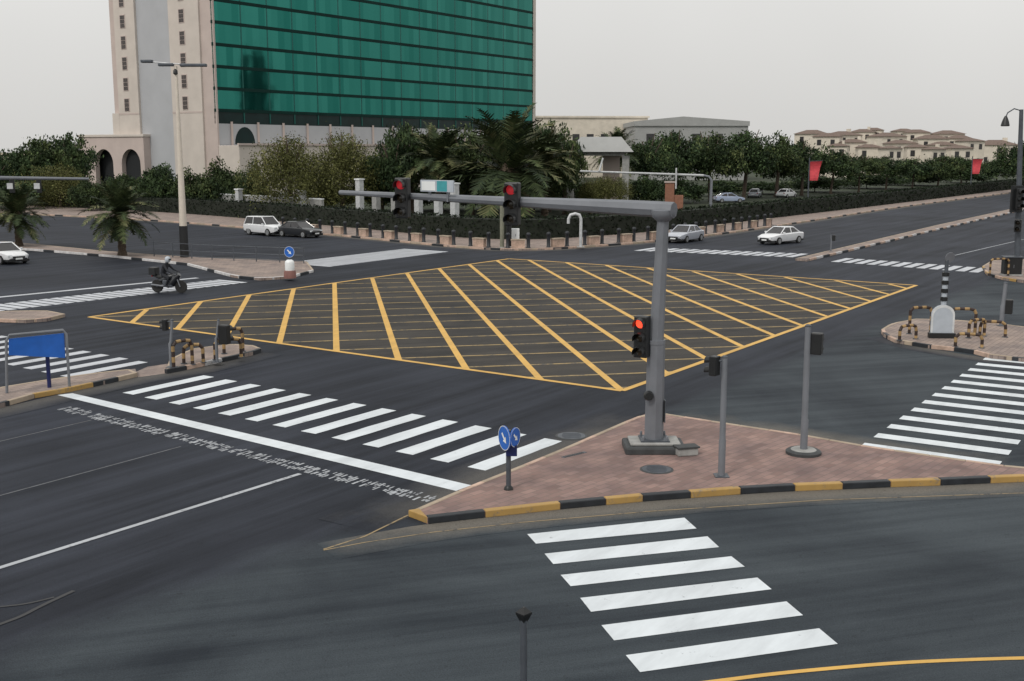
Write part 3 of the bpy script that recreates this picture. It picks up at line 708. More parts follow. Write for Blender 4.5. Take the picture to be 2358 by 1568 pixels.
def trunk_mesh(seed):
    random.seed(seed); mb = MB(); top = Vector((random.uniform(-.06, .06), random.uniform(-.06, .06), 0.5))
    mb.tube([(0, 0, 0), (0.01, 0, 0.03), top*0.5, top], [0.055, 0.034, 0.030, 0.024], 8)
    for k in range(6):
        a = k*1.05+random.uniform(-.3, .3); l_ = random.uniform(.16, .3); s = top*random.uniform(.72, 1.0)
        mb.tube([s, s+Vector((math.cos(a)*l_*.5, math.sin(a)*l_*.5, .16)), s+Vector((math.cos(a)*l_, math.sin(a)*l_, .33))], [.017, .012, .005], 6)
    return mb.mesh('trunk', 'bark', True)
TR = [trunk_mesh(70+i) for i in range(3)]
random.seed(5)
def tree(name, u, vt, vb, hp, Y, kind, label, group, var=None):
    c = at(u, 345, Y); z1 = at(u, vt, Y).z; z0 = max(0.3, at(u, vb, Y).z); w_ = hp*Y/2637
    o = empty(name, (c.x, Y, 0.14), random.uniform(0, 6.28), label, 'shrub' if name == 'shrub' else 'tree', group)
    t = bpy.data.objects.new('trunk', TR[random.randrange(3)]); col.objects.link(t); t.parent = o; t.scale = (z1*0.9, z1*0.9, (z0+(z1-z0)*.45)*2)
    f = bpy.data.objects.new('crown', random.choice(CR[kind])); col.objects.link(f); f.parent = o
    f.location = (0, 0, z0); f.scale = (w_*1.12, w_*1.12, (z1-z0)*1.02)
    return o
gl, ga, gs, gw = 'trees left of the gatehouse', 'avenue trees along the right road', 'shrubs behind the left hedge', 'dark grove beside the green glass'
for a in [('shade_tree', -25, 352, 470, 70, 165, 'dark', 'dark green tree at the left edge of the photo', gl), ('shade_tree', 45, 334, 470, 72, 172, 'dark', 'dark tree second from the left edge behind the signal gantry', gl),
          ('shade_tree', 108, 314, 470, 78, 176, 'mid', 'tall green tree in the middle of the left clump', gl), ('shade_tree', 158, 302, 440, 66, 180, 'dark', 'tallest dark tree next to the pink gatehouse wall', gl),
          ('shade_tree', 130, 372, 470, 90, 158, 'olive', 'low olive green tree in front of the left clump', gl), ('shrub', 20, 420, 480, 70, 152, 'dark', 'dark bush under the left end of the gantry arm', gs),
          ('shrub', 200, 410, 480, 60, 150, 'mid', 'leafy bush below the gatehouse arches', gs), ('shrub', 290, 400, 480, 60, 152, 'dark', 'dark bush behind the fan palm on the median', gs),
          ('shrub', 372, 374, 478, 62, 150, 'dark', 'dark rounded tree just left of the tall cream lamp post', gs), ('shrub', 440, 392, 482, 55, 148, 'mid', 'green bush right behind the tall cream lamp post', gs),
          ('shrub', 508, 372, 485, 66, 146, 'mid', 'rounded green tree right of the tall cream lamp post', gs), ('shrub', 575, 380, 490, 50, 142, 'mid', 'green bush at the foot of the olive feathery tree', gs)]: tree(*a)
tree('feathery_tree', 668, 300, 466, 118, 134, 'olive', 'olive feathery tree with the yellower crown, left of a pair', 'olive feathery trees')
tree('feathery_tree', 785, 293, 456, 104, 138, 'olive', 'olive feathery tree, right of a pair and in front of the podium', 'olive feathery trees')
for a in [('shade_tree', 878, 345, 470, 66, 142, 'mid', 'small dark green tree between the olive tree and the grove', gw), ('shade_tree', 948, 280, 450, 76, 140, 'dark', 'leftmost tall tree of the grove below the glass', gw),
          ('shade_tree', 1040, 290, 450, 82, 146, 'dark', 'dark tree behind the left fronds of the big palm', gw), ('shade_tree', 1085, 300, 460, 70, 139, 'mid', 'green tree between the two palms left of the glass corner', gw), ('shade_tree', 905, 318, 455, 60, 138, 'dark', 'dark rounded tree right of the olive feathery trees', gw), ('shade_tree', 1215, 292, 450, 66, 141, 'mid', 'green tree right of the big palm trunk', gw),
          ('shade_tree', 1130, 276, 450, 90, 150, 'dark', 'dark tree right behind the big palm', gw),
          ('shade_tree', 1262, 274, 440, 72, 146, 'dark', 'tall dark tree at the right end of the grove below the glass corner', gw), ('shade_tree', 1302, 318, 460, 50, 140, 'mid', 'smaller tree left of the grey roofed pavilion', gw),
          ('shrub', 1405, 398, 470, 60, 138, 'olive', 'yellow green bush in front of the pavilion', 'shrubs behind the corner hedge'), ('shrub', 1360, 408, 470, 38, 141, 'olive', 'small yellow green bush left of the larger one by the pavilion', 'shrubs behind the corner hedge'),
          ('shade_tree', 1490, 322, 418, 62, 165, 'dark', 'first dark avenue tree right of the pavilion', ga), ('shade_tree', 1560, 300, 418, 76, 172, 'dark', 'tall avenue tree under the grey warehouse', ga),
          ('shade_tree', 1640, 306, 420, 74, 176, 'mid', 'avenue tree under the right half of the grey warehouse', ga), ('shade_tree', 1715, 298, 418, 78, 184, 'dark', 'avenue tree at the right corner of the grey warehouse', ga),
          ('shade_tree', 1790, 312, 418, 74, 192, 'mid', 'avenue tree left of the red banner', ga), ('shade_tree', 1850, 322, 416, 66, 198, 'dark', 'avenue tree just left of the cream houses', ga),
          ('shade_tree', 1918, 346, 416, 66, 206, 'dark', 'avenue tree behind the nearer red banner', ga), ('shade_tree', 1982, 360, 414, 62, 214, 'mid', 'avenue tree below the highest gable', ga),
          ('shade_tree', 2045, 360, 412, 60, 224, 'dark', 'avenue tree in front of the middle houses', ga), ('shade_tree', 2105, 364, 410, 60, 234, 'dark', 'avenue tree before the right half of the houses', ga),
          ('shade_tree', 2165, 358, 418, 58, 246, 'mid', 'avenue tree third from the far red banner', ga), ('shade_tree', 2218, 360, 414, 52, 258, 'dark', 'slim avenue tree beside the far red banner', ga),
          ('shade_tree', 2300, 366, 412, 48, 275, 'dark', 'small tree right of the far red banner', ga), ('shade_tree', 2352, 322, 415, 62, 210, 'dark', 'big dark tree at the right edge of the photo', ga)]: tree(*a)
for i, (u, vt, hp, Y, lab) in enumerate([(760, 425, 75, 150, 'dark undergrowth bush under the olive feathery trees'), (905, 420, 75, 148, 'dark undergrowth bush left of the hanging signals'), (1010, 415, 75, 150, 'dark undergrowth bush behind the street sign'), (1110, 415, 75, 150, 'dark undergrowth bush at the foot of the big palm'),
        (1230, 415, 75, 148, 'dark undergrowth bush right of the big palm trunk'), (1310, 420, 60, 155, 'dark undergrowth bush left of the pavilion piers'), (1480, 405, 60, 158, 'dark undergrowth bush right of the pavilion'), (1570, 410, 70, 170, 'dark undergrowth bush behind the terracotta wall'),
        (1670, 415, 70, 195, 'dark undergrowth bush behind the pale blue parked car'), (1760, 418, 70, 205, 'dark undergrowth bush behind the white parked car'), (1880, 405, 80, 215, 'dark undergrowth bush under the nearer red banner'), (2000, 400, 80, 235, 'dark undergrowth bush below the highest gable'),
        (2110, 396, 80, 255, 'dark undergrowth bush on the far right avenue'), (2230, 390, 70, 275, 'dark undergrowth bush beside the far red banner'), (100, 410, 90, 165, 'dark undergrowth bush under the gantry arm'), (330, 410, 60, 162, 'dark undergrowth bush under the right arch'), (530, 415, 80, 158, 'dark undergrowth bush left of the white gate pillars')]):
    tree('shrub', u, vt, 480, hp, Y, 'dark', lab, 'undergrowth behind the hedges')
# hedges
def hedge(pts, h, w_, label, n_per_m, leaf):
    pts = resample(pts, 2.0); o = empty('hedge', pts[0]*1.0, 0, label, 'hedge'); base = pts[0]
    pl = [p-base for p in pts]; a = offset_line(pl, 0.0); b = offset_line(pl, w_); mb = MB()
    for i in range(len(pl)-1): mb.prism([a[i].xy, a[i+1].xy, b[i+1].xy, b[i].xy], 0.0, h*0.94)
    mb.build('hedge_core', 'core', o); lf = MB()  # solid near-black box filling the inside of the hedge
    for i in range(len(pl)-1):
        for k in range(int(n_per_m*2)):
            t = random.random(); s = random.random(); cl = random.random()*0.9
            if s < 0.55: p = L(a[i], a[i+1], t)+Vector((0, 0, random.uniform(0.05, h))); p += (a[i]-b[i]).normalized()*random.uniform(-.05, .12)
            else: p = L(L(a[i], a[i+1], t), L(b[i], b[i+1], t), random.random())+Vector((0, 0, h*random.uniform(.92, 1.05)))
            leafquad(lf, p, leaf*random.uniform(.7, 1.3), cl)
    lf.build('foliage', 'leafhedge', o)
ks = min(range(len(hl)), key=lambda i: abs(hl[i].x-0.0))
hedge(hl[:ks+1], 2.0, 1.6, 'long clipped dark hedge bordering the left road', 60, 0.13)
hedge(hl[ks:], 2.0, 1.6, 'long clipped dark hedge bordering the right road', 50, 0.15)
# palms
def palm_parts(seed, nf, fl_, droop, leafw):
    random.seed(seed); mb = MB()
    for k in range(nf):
        az = k*2.399+random.uniform(-.2, .2); el = R(random.uniform(-30, 82)); l_ = fl_*random.uniform(.8, 1.1); cl = random.random()
        pts = []; d = Vector((math.cos(az)*math.cos(el), math.sin(az)*math.cos(el), math.sin(el))); p = Vector((0, 0, 0))
        for s in range(11):
            pts.append(p.copy()); p += d*l_/10; d.z -= droop*(0.35+s*0.09)*0.2; d.normalize()
        for s in range(1, 11):
            q0, q1 = pts[s-1], pts[s]; ax = (q1-q0).normalized(); side = ax.cross(Vector((0, 0, 1)))
            side = side.normalized() if side.length > .01 else Vector((1, 0, 0)); up = side.cross(ax)
            mb.quad(q0-side*.03, q0+side*.03, q1+side*.022, q1-side*.022, 0, min(1, cl*.4+.4))
            ll = fl_*0.20*math.sin(math.pi*min(1, (s+1.2)/12))+.06
            for h_ in range(3):
                q = L(q0, q1, h_/3)
                for sg in (-1, 1):
                    e = (side*sg*.8+ax*.55+up*random.uniform(-.1, .35)).normalized()*ll; wv = ax*leafw
                    mb.quad(q-wv, q+wv, q+e+wv*.25-Vector((0, 0, ll*.12)), q+e-wv*.25-Vector((0, 0, ll*.12)), 0, min(1, max(0, cl+random.uniform(-.2, .2))))
    return mb.mesh('fronds', 'frond')
PF = [palm_parts(91, 62, 2.5, .9, .045), palm_parts(92, 62, 2.5, .9, .045)]
def palm(u, vb, vt, hp, Y, label, ratio=0.55, group='date palms'):
    base = P(u, vb, 0.145) if vb else Vector((at(u, 345, Y).x, Y, 0.14)); Y = base.y
    zt = at(u, vt, Y).z; s = (hp*Y/2637)/2.15; hz = zt-2.05*s
    o = empty('palm_tree', base, random.uniform(0, 6), label, 'palm tree', group)
    m = MB(); pr = []
    for k in range(int(hz/0.22)+2): pr += [(0.25*(1-.02*k)+(0.05 if k % 2 else 0), k*0.22)]
    pr = [(r, z) for r, z in pr if z <= hz+.2]; pr[0] = (0.34, -0.02)
    m.lathe([(r*max(1.0, s*.9), z) for r, z in pr], seg=12); m.build('trunk', 'palmbark', o, True)
    f = bpy.data.objects.new('fronds', random.choice(PF)); col.objects.link(f); f.parent = o; f.location = (0, 0, hz); f.scale = (s, s, s)
    st = MB().lathe([(0.2*s, -0.3*s), (0.34*s, 0), (0.16*s, 0.45*s)], seg=10).build('crown_shaft', 'palmbark', o, True, loc=(0, 0, hz))
palm(282, 588, 421, 84, 0, 'short bushy palm on the median left of the tall cream lamp post')
palm(44, 566, 430, 74, 0, 'short palm on the median at the left edge of the photo')
palm(1172, None, 256, 150, 128, 'big spreading date palm in front of the green glass')
palm(1010, None, 292, 92, 133, 'date palm left of the biggest palm', group='date palms')
palm(1420, None, 300, 60, 160, 'slim palm rising behind the grey roofed pavilion')
palm(1255, None, 300, 80, 134, 'date palm right of the biggest palm')
random.seed(12)

# ------------------------------------------------------------------ street furniture
def signal_head(parent, c, yaw, n=3, lit=0, lens='redlit', s=1.0, back=False, visors=True):
    """vertical signal head whose front looks along local +x turned by yaw"""
    Mx = Matrix.Rotation(yaw, 4, 'Z')
    hw, hd, lh = 0.17*s, 0.13*s, 0.33*s; H_ = n*lh
    h = bpy.data.objects.new('signal_head', MB().span(-hd, hd, -hw, hw, -H_/2, H_/2).mesh('signal_head', 'black')); col.objects.link(h); h.parent = parent
    h.location = c; h.rotation_euler = (0, 0, yaw); bv = h.modifiers.new('bevel', 'BEVEL'); bv.width = 0.03*s; bv.segments = 2
    if back: MB().span(-hd-.02, -hd*0.2, -hw-.14*s, hw+.14*s, -H_/2-.12*s, H_/2+.12*s).build('backplate', 'black', h)
    for i in range(n):
        z = H_/2-lh*(i+.5); r = 0.115*s
        MB().lathe([(r, hd), (r*.85, hd+.025*s), (r*.4, hd+.045*s)], (0, 0, z), 18, axis='x').build('lens', lens if i == lit else 'lensoff', h, True)
        if visors:
            m = MB(); k = 12
            for a in range(k):
                t0 = R(-25+230*a/k); t1 = R(-25+230*(a+1)/k); rr = r*1.18
                p = [(hd, rr*math.cos(t0), z+rr*math.sin(t0)), (hd, rr*math.cos(t1), z+rr*math.sin(t1)), (hd+.2*s, rr*math.cos(t1), z+rr*math.sin(t1)-.02), (hd+.2*s, rr*math.cos(t0), z+rr*math.sin(t0)-.02)]
                m.quad(*p)
            v = m.build('visor', 'black', h); so_ = v.modifiers.new('thick', 'SOLIDIFY'); so_.thickness = 0.012
    return h
def loc_of(o, w_): return w_-o.location
# big mast with the arm over the road
base = P(1505, 1035, 0.145); mast = empty('signal_mast', base, 0, 'tall grey mast on the paved island carrying a long signal arm', 'traffic signal')
ztop = at(1520, 492, base.y).z
MB().tube([(0, 0, 0.30), (0.01, 0, 2.9)], [0.255, 0.235], 8).build('lower_shaft', 'steel', mast, bevel=0.01)
lean = Vector((0.12, 0, 0))
MB().tube([(0.01, 0, 2.88), lean+Vector((0, 0, ztop-.25))], [0.195, 0.155], 8).build('upper_shaft', 'steel', mast, bevel=0.01)
MB().tube([(0.0, 0, 2.86), (0, 0, 2.96)], [0.25, 0.25], 8).build('collar', 'steel', mast)
MB().lathe([(0.16, ztop-.34), (0.30, ztop-.22), (0.32, ztop-.14), (0.32, ztop-.06), (0.2, ztop-.02)], (0.12, 0, 0), 12).build('flange', 'steel', mast, True)
m = MB().span(-0.8, 0.8, -0.55, 0.55, -0.04, 0.20); m.build('plinth', 'darkconc', mast, bevel=0.06)
m = MB().span(-0.66, 0.66, -0.42, 0.42, 0.20, 0.28); m.build('plinth_top', 'concrete', mast, bevel=0.03)
MB().span(-0.38, 0.38, -0.34, 0.34, 0.28, 0.32).build('base_plate', 'steeldk', mast)
for sx_, sy_ in ((-1, -1), (-1, 1), (1, -1), (1, 1)): MB().lathe([(0.035, .32), (0.035, .40), (0.02, .44)], (sx_*.31, sy_*.28, 0), 8).build('bolt', 'steel', mast)
MB().span(0.26, 0.28, -0.12, 0.12, 0.75, 1.35).build('access_door', 'steeldk', mast)
A0 = at(1552, 484, base.y-0.15)-base; A1 = at(783, 443, base.y+6.3)-base
ap_ = [L(A0, A1, t) for t in (0, .12, .3, .5, .75, 1)]; ar = [.21, .205, .165, .125, .095, .07]
arm = MB().tube(ap_, ar, 8).build('arm', 'steel', mast)
Axy = (A1-A0).normalized()
def onarm(u):
    best = min((abs(((base+L(A0, A1, t/400)).x)*1.0/((base+L(A0, A1, t/400)).y)-(u-1179)/2637*0.995), t/400) for t in range(401))
    return L(A0, A1, best[1])
face = math.atan2(-E2.y, -E2.x)
for u, lens in ((1192, 'reddim'), (937, 'reddim')):
    p = onarm(u); h = signal_head(mast, p+Vector((-E2.x*.24, -E2.y*.24, -0.05)), face+R(18), 3, 0, lens, 1.2)
p = onarm(1006); Mz = Axy.to_2d().normalized(); sp = empty('street_sign', base+p+Vector((0, -0.16, 0.34)), math.atan2(-Mz.y, -Mz.x)-R(6), 'white and teal street name board on the signal arm', 'sign')
MB().span(-.66, .66, -.03, .03, -.17, .17).build('board', 'panel', sp, bevel=0.01)
MB().span(.02, .42, -.036, -.031, -.15, .15).build('teal_field', 'teal', sp); MB().span(-.60, -.05, -.036, -.031, -.13, .13).build('pale_field', 'signw', sp)
m = MB(); m.span(-.4, -.34, .03, .1, -.45, .15); m.span(.34, .4, .03, .1, -.45, .15); m.build('bracket', 'steel', sp)
# red signal on the shaft, and the push button box
hh = signal_head(mast, loc_of(mast, at(1478, 774, base.y-.1))+Vector((0, -0.05, 0)), face+R(8), 3, 0, 'redlit', 1.1)
MB().tube([(-0.12, 0, at(0, 745, base.y).z-.145), (0.05, 0, at(0, 745, base.y).z-.145)], .03, 8).build('bracket', 'steeldk', mast)
q = loc_of(mast, at(1493, 910, base.y-.2)); MB().lathe([(.10, -.10), (.13, -.04), (.13, .04), (.09, .10)], (0, 0, 0), 14, axis='y').build('push_button', 'black', mast, True, loc=(q.x, -0.25, q.z))
bx = P(1580, 1047, .145); o = empty('junction_box', bx, R(15), 'small low grey junction box beside the mast plinth', 'box')
MB().span(-.28, .28, -.16, .16, 0, .20).build('body', 'concrete', o, bevel=.03); MB().span(-.31, .31, -.19, .19, .20, .25).build('lid', 'darkconc', o, bevel=.015)
# pedestrian signals
def ped_signal(ub, vb, ut, vt, side, hv, label, r=.065, z0=.145, foot='plate', group='pedestrian signal poles', yaw=None, hs_=.85):
    b = P(ub, vb, z0); o = empty('pedestrian_signal', b, 0, label, 'traffic signal', group); h = at(ut, vt, b.y)-b
    MB().tube([(0, 0, 0), (0, 0, .9), (h.x*.3, 0, .95), (h.x, 0, h.z)], [r*1.15, r*1.15, r, r*.92], 12).build('pole', 'steel', o, True)
    MB().lathe([(r*.92, 0), (r*1.05, .02), (r*.5, .06)], (h.x, 0, h.z), 12).build('cap', 'steeldk', o, True)
    if foot == 'slab': MB().lathe([(.46, -.03), (.46, .07), (.40, .11)], seg=20).build('base', 'darkconc', o, True); MB().lathe([(.34, .105), (.30, .13)], seg=20).build('grout', 'concrete', o)
    else: MB().span(-.17, .17, -.17, .17, 0, .025).build('base', 'steeldk', o)
    hz = at(ut, hv, b.y).z-b.z; hx = h.x*(hz/h.z)+side*.24
    signal_head(o, (hx, 0, hz), yaw if yaw is not None else (math.pi-.5 if side < 0 else .35), 2, 9, 'lensoff', hs_)
    MB().tube([(h.x*(hz/h.z), 0, hz+.12), (hx, 0, hz+.12)], .025, 8).build('bracket', 'steeldk', o)
    return o
ped_signal(1661, 1096, 1669, 824, -1, 842, 'slim grey pole with a black signal head on its left side', r=.075, yaw=R(140), hs_=.72)
ped_signal(1850, 1044, 1861, 752, 1, 791, 'grey pole on a round dark foot with a black signal on its right', r=.085, foot='slab', yaw=R(60), hs_=.85)
ped_signal(395, 846, 396, 738, -1, 748, 'thin pole with a black signal at the near end of the left median nose', r=.06, yaw=R(160), hs_=.62)
ped_signal(500, 833, 503, 738, 1, 770, 'thin pole with a black signal beside the yellow and black hazard hoop', r=.05, yaw=R(70), hs_=1.1)
ped_signal(2306, 750, 2316, 652, 1, 706, 'grey pole with a black signal on the right traffic island', r=.09, yaw=R(60), hs_=1.0)
ped_signal(1913, 578, 1913, 540, 1, 548, 'little pole with a small signal on the nose of the far median', r=.05, yaw=R(60), hs_=.7)
# keep right signs
def disc(parent, c, yaw, r, name='sign_disc', mat='blue'):
    r *= 1.0
    d = MB().lathe([(r, -.012), (r, .012)], seg=28, axis='y').build(name, mat, parent, loc=c); d.rotation_euler = (0, 0, yaw)
    m = MB(); n = 0; a = math.radians(-45); ca, sa = math.cos(a), math.sin(a); s = r*.82
    def q(x, z): return (x*ca-z*sa, -.018, x*sa+z*ca)
    m.v += [q(-.62*s, -.13*s), q(.1*s, -.13*s), q(.1*s, .13*s), q(-.62*s, .13*s), q(.08*s, -.38*s), q(.66*s, 0), q(.08*s, .38*s)]
    m.face((0, 1, 2, 3)); m.face((4, 5, 6)); m.build('arrow', 'signw', d)
    m = MB(); k = 28
    for i in range(k):
        t0, t1 = 2*math.pi*i/k, 2*math.pi*(i+1)/k
        m.quad((r*.95*math.cos(t0), -.0165, r*.95*math.sin(t0)), (r*math.cos(t0), -.0165, r*math.sin(t0)), (r*math.cos(t1), -.0165, r*math.sin(t1)), (r*.95*math.cos(t1), -.0165, r*.95*math.sin(t1)))
    m.build('rim', 'signw', d); return d
b = P(1171, 1127, .145); o = empty('keep_right_sign', b, 0, 'blue round direction signs on a short dark post by the near crossing', 'sign'); b2 = at(1171, 990, b.y)-b
MB().tube([(0, 0, 0), (0, 0, b2.z)], .058, 12).build('post', 'steeldk', o, True); MB().lathe([(.11, 0), (.10, .06), (.06, .1)], seg=12).build('base', 'black', o, True)
zc = at(0, 1010, b.y).z-b.z
disc(o, (-.09, -.10, zc+.04), R(-62), .29); disc(o, (.15, -.10, zc+.06), R(60), .23)
MB().span(-.06, .20, -.15, -.05, at(0, 1047, b.y).z-b.z, at(0, 1023, b.y).z-b.z).build('number_box', 'navy', o, bevel=.01)
# lit bollard with sign on the left refuge
def lit_bollard(u, v, label, discs=True):
    b = P(u, v, .145); o = empty('lit_bollard', b, 0, label, 'bollard'); r = .29
    MB().lathe([(r*1.35, 0), (r*1.3, .38), (r*1.15, .48)], seg=16).build('base', 'redbrown', o, True)
    MB().lathe([(r, .48), (r*1.02, .95), (r*.9, 1.05), (r*.5, 1.14)], seg=16).build('lamp_shell', 'signw', o, True)
    if discs:
        MB().tube([(0, 0.1, .1), (0, .1, 1.75)], .04, 8).build('post', 'steeldk', o, True); disc(o, (0, .02, 1.62), R(-15), .34)
lit_bollard(668, 640, 'white topped bollard with a red brown base and a round blue arrow sign above')
# banded pole and white arched panel on the right island
b = P(2170, 775, .145); o = empty('banded_post', b, 0, 'tall post banded dark and pale with a small sign on top', 'post'); h = at(2177, 590, b.y).z-b.z
zs = [0, .9, 1.35, 1.7, 2.05, 2.4, 2.75, 3.1, h-.35]
MB().tube([(0, .12, 0), (0.04, .12, h)], [.10, .08], 12).build('post', 'steeldk', o, True)
for k in range(2, 6):
    MB().lathe([(.112, zs[k]), (.112, zs[k]+.17)], (0.03*zs[k]/h, .12, 0), 14).build('band', 'panel', o, True)
    MB().lathe([(.15, zs[k]+.18), (.15, zs[k]+.34)], (0.03*zs[k]/h, .12, 0), 14).build('band', 'black', o, True)
sg = MB().lathe([(.22, -.015), (.22, .015)], (0, 0, 0), 20, axis='y').build('top_sign', 'steel', o, loc=(.13, .05, h-.05)); sg.rotation_euler = (R(15), R(30), R(20))
o2 = empty('arched_sign', P(2168, 778, .145), R(-4), 'white arch topped sign panel standing on the right traffic island nose', 'sign')
m = MB(); w_ = .48; hz = at(0, 702, o2.location.y).z-.145; pts = [(-w_, .22), (w_, .22)]+[(w_*math.cos(t*math.pi/12), hz-.42+.42*math.sin(t*math.pi/12)) for t in range(13)]
n = len(pts); m.v += [(x, -.05, z) for x, z in pts]+[(x, .05, z) for x, z in pts]; m.face(range(n)); m.face(list(range(n, 2*n))[::-1])
for i in range(n): m.face((i, i+n, (i+1) % n+n, (i+1) % n))
m.build('panel', 'panel', o2)
m = MB(); p2 = [(x*.84, .5+(z-.5)*.88) for x, z in pts]
for i in range(1, n):
    a_, b_ = i, (i+1) % n
    m.quad((pts[a_][0], -.054, pts[a_][1]), (pts[b_][0], -.054, pts[b_][1]), (p2[b_][0], -.054, p2[b_][1]), (p2[a_][0], -.054, p2[a_][1]))
m.build('border', plain('weathered white film', (0.60, 0.62, 0.63), 0.5), o2); MB().span(-.55, .55, -.14, .14, 0, .22).build('foot', 'black', o2, bevel=.02)
# hazard hoops: yellow and black banded hoop rails
def hoop(u, v, yaw, wd, h, label, cols=('brn', 'yel'), r=.065, grp='yellow and black hazard hoops'):
    b = P(u, v, .145); o = empty('hazard_hoop', b, yaw, label, 'barrier', grp)
    path = [Vector((-wd/2, 0, 0)), Vector((-wd/2, 0, h-.15)), Vector((-wd/2+.05, 0, h-.05)), Vector((-wd/2+.15, 0, h)), Vector((wd/2-.15, 0, h)), Vector((wd/2-.05, 0, h-.05)), Vector((wd/2, 0, h-.15)), Vector((wd/2, 0, 0))]
    path = resample(path, .2); mb = MB()
    for i in range(len(path)-1): mb.tube([path[i], path[i+1]], r, 10, i % 2, caps=(i in (0, len(path)-2)))
    mb.build('rail', list(cols), o)
    for x in (-wd/2, wd/2): MB().lathe([(.12, 0), (.12, .03)], (x, 0, 0), 12).build('foot_plate', 'steeldk', o)
hp = [(422, 843, 50, .8, .95, 'nearest yellow and black hoop on the left median nose'), (446, 836, 20, .7, .7, 'small dark hoop in the middle of the left median nose'), (526, 826, 30, 1.0, .75, 'yellow and black hoop at the tip of the left median nose'), (538, 812, 40, .8, .95, 'hoop behind the one at the tip of the left median nose'),
      (2118, 768, 10, 1.0, 1.15, 'hoop left of the white arched sign'), (2216, 772, -10, 1.0, 1.15, 'hoop right of the white arched sign'), (2090, 782, 25, .9, .6, 'low hoop at the nose of the right island'), (2248, 776, 30, 1.0, .75, 'hoop between the arched sign and the grey signal pole'), (2285, 775, -20, 1.0, .65, 'hoop next to the grey signal pole on the right island'), (2230, 800, -15, 1.0, .55, 'low hoop along the near kerb of the right island'),
      (2300, 636, 12, 1.3, 1.1, 'hoop on the far right island in front of the dark cabinet')]
for u, v, a, wd, h, lab in hp: hoop(u, v, R(a), wd, h, lab)
# dark cabinet on far right island
o = empty('control_cabinet', P(2328, 634, .145), R(-5), 'black control cabinet on the far right island', 'cabinet')
MB().span(-.55, .55, -.3, .3, .1, 1.15).build('body', 'black', o, bevel=.02); MB().span(-.6, .6, -.35, .35, 1.15, 1.22).build('roof', 'steeldk', o); MB().span(-.6, .6, -.35, .35, 0, .1).build('plinth', 'concrete', o); MB().span(.02, .05, -.32, -.301, .5, .7).build('handle', 'steel', o)
# right-hand lamp post with bell lantern and signals
b = P(2340, 632, .145); o = empty('lantern_post', b, 0, 'grey post at the right edge with a bell lantern and signal heads', 'street lamp'); h = at(0, 252, b.y).z-b.z; tx = (at(2352, 252, b.y)-b).x
MB().tube([(0, 0, 0), (0, 0, 1.2), (tx*.5, 0, h*.5), (tx, 0, h)], [.26, .2, .17, .12], 12).build('pole', 'steeldk', o, True)
lx = (at(2316, 270, b.y)-b).x; lz = at(0, 275, b.y).z-b.z
MB().tube([(tx, 0, h-.5), (tx-.1, 0, h-.05), (tx-.45, 0, h+.05), (lx+.1, 0, h-.2), (lx, 0, lz+.15)], .04, 8).build('arm', 'steeldk', o, True)
MB().lathe([(.06, .22), (.12, .1), (.2, -.1), (.27, -.38), (.22, -.42)][::-1], (lx, 0, lz), 16).build('lantern', 'black', o, True)
for v, n_, s_ in ((458, 3, 1.35), (519, 2, 1.2)):
    p = at(2338, v, b.y-.2)-b; signal_head(o, (p.x+.1, -.35, p.z), R(-75) if n_ == 3 else R(-120), n_, 9, 'lensoff', s_, back=(n_ == 3))
    MB().tube([(p.x+.1, 0, p.z+.2), (p.x+.1, -.3, p.z+.2)], .04, 8).build('bracket', 'steeldk', o)
# tall lamp on the left median
b = P(425, 592, .145); o = empty('street_lamp', b, 0, 'very tall cream lamp post with a black foot on the left median', 'street lamp'); h = at(0, 152, b.y).z-b.z; tx = (at(405, 152, b.y)-b).x
zb_ = at(0, 520, b.y).z-b.z; f_ = lambda z: tx*z/h
MB().tube([(0, 0, 0), (f_(zb_), 0, zb_)], [.32, .30], 14).build('foot_sleeve', 'black', o, True)
MB().tube([(f_(zb_), 0, zb_-.02), (f_(zb_+5), 0, zb_+5), (tx, 0, h)], [.27, .19, .09], 14).build('pole', 'cream', o, True)
for x0, x1, vz in ((325, 352, 142), (365, 400, 150), (415, 476, 151)):
    a_, c_ = (at(x0, vz-1, b.y)-b), (at(x1, vz+1, b.y)-b); m = MB()
    m.box(((a_.x+c_.x)/2, 0, a_.z), (abs(c_.x-a_.x), .45, .22)); m.build('lamp_head', 'steeldk', o, bevel=.06)
e0, e1 = at(328, 141, b.y)-b, at(470, 152, b.y)-b
MB().tube([e0, e1], .045, 8).build('cross_arm', 'silver', o, True)
q = at(405, 166, b.y)-b; MB().lathe([(.06, .22), (.16, .1), (.17, -.12), (.06, -.2)][::-1], (q.x, -.1, q.z), 12).build('camera_dome', 'black', o, True)
# far-left signal gantry
b = at(-60, 345, 80.5); b.z = 0.0; o = empty('signal_gantry', b, 0, 'horizontal grey signal arm entering from the left edge', 'traffic signal')
p1 = at(205, 412, 83)-b; p0 = at(-62, 409, 80.5)-b
MB().tube([(0, 0, 0), (p0.x, 0, p0.z)], [.2, .16], 10).build('pole', 'steel', o, True); MB().tube([p0, p1], [.16, .10], 10).build('arm', 'steel', o, True)
for u in (30, 92): signal_head(o, at(u, 428, 80.9)-b+Vector((0, -.15, 0)), R(115), 3, 9, 'lensoff', 1.0, visors=False); m = MB(); m.span(-.2, .2, -.03, .03, -.2, .2); m.build('back_panel', 'silver', o, loc=at(u-3, 428, 80.5)-b+Vector((0, -.3, 0)))
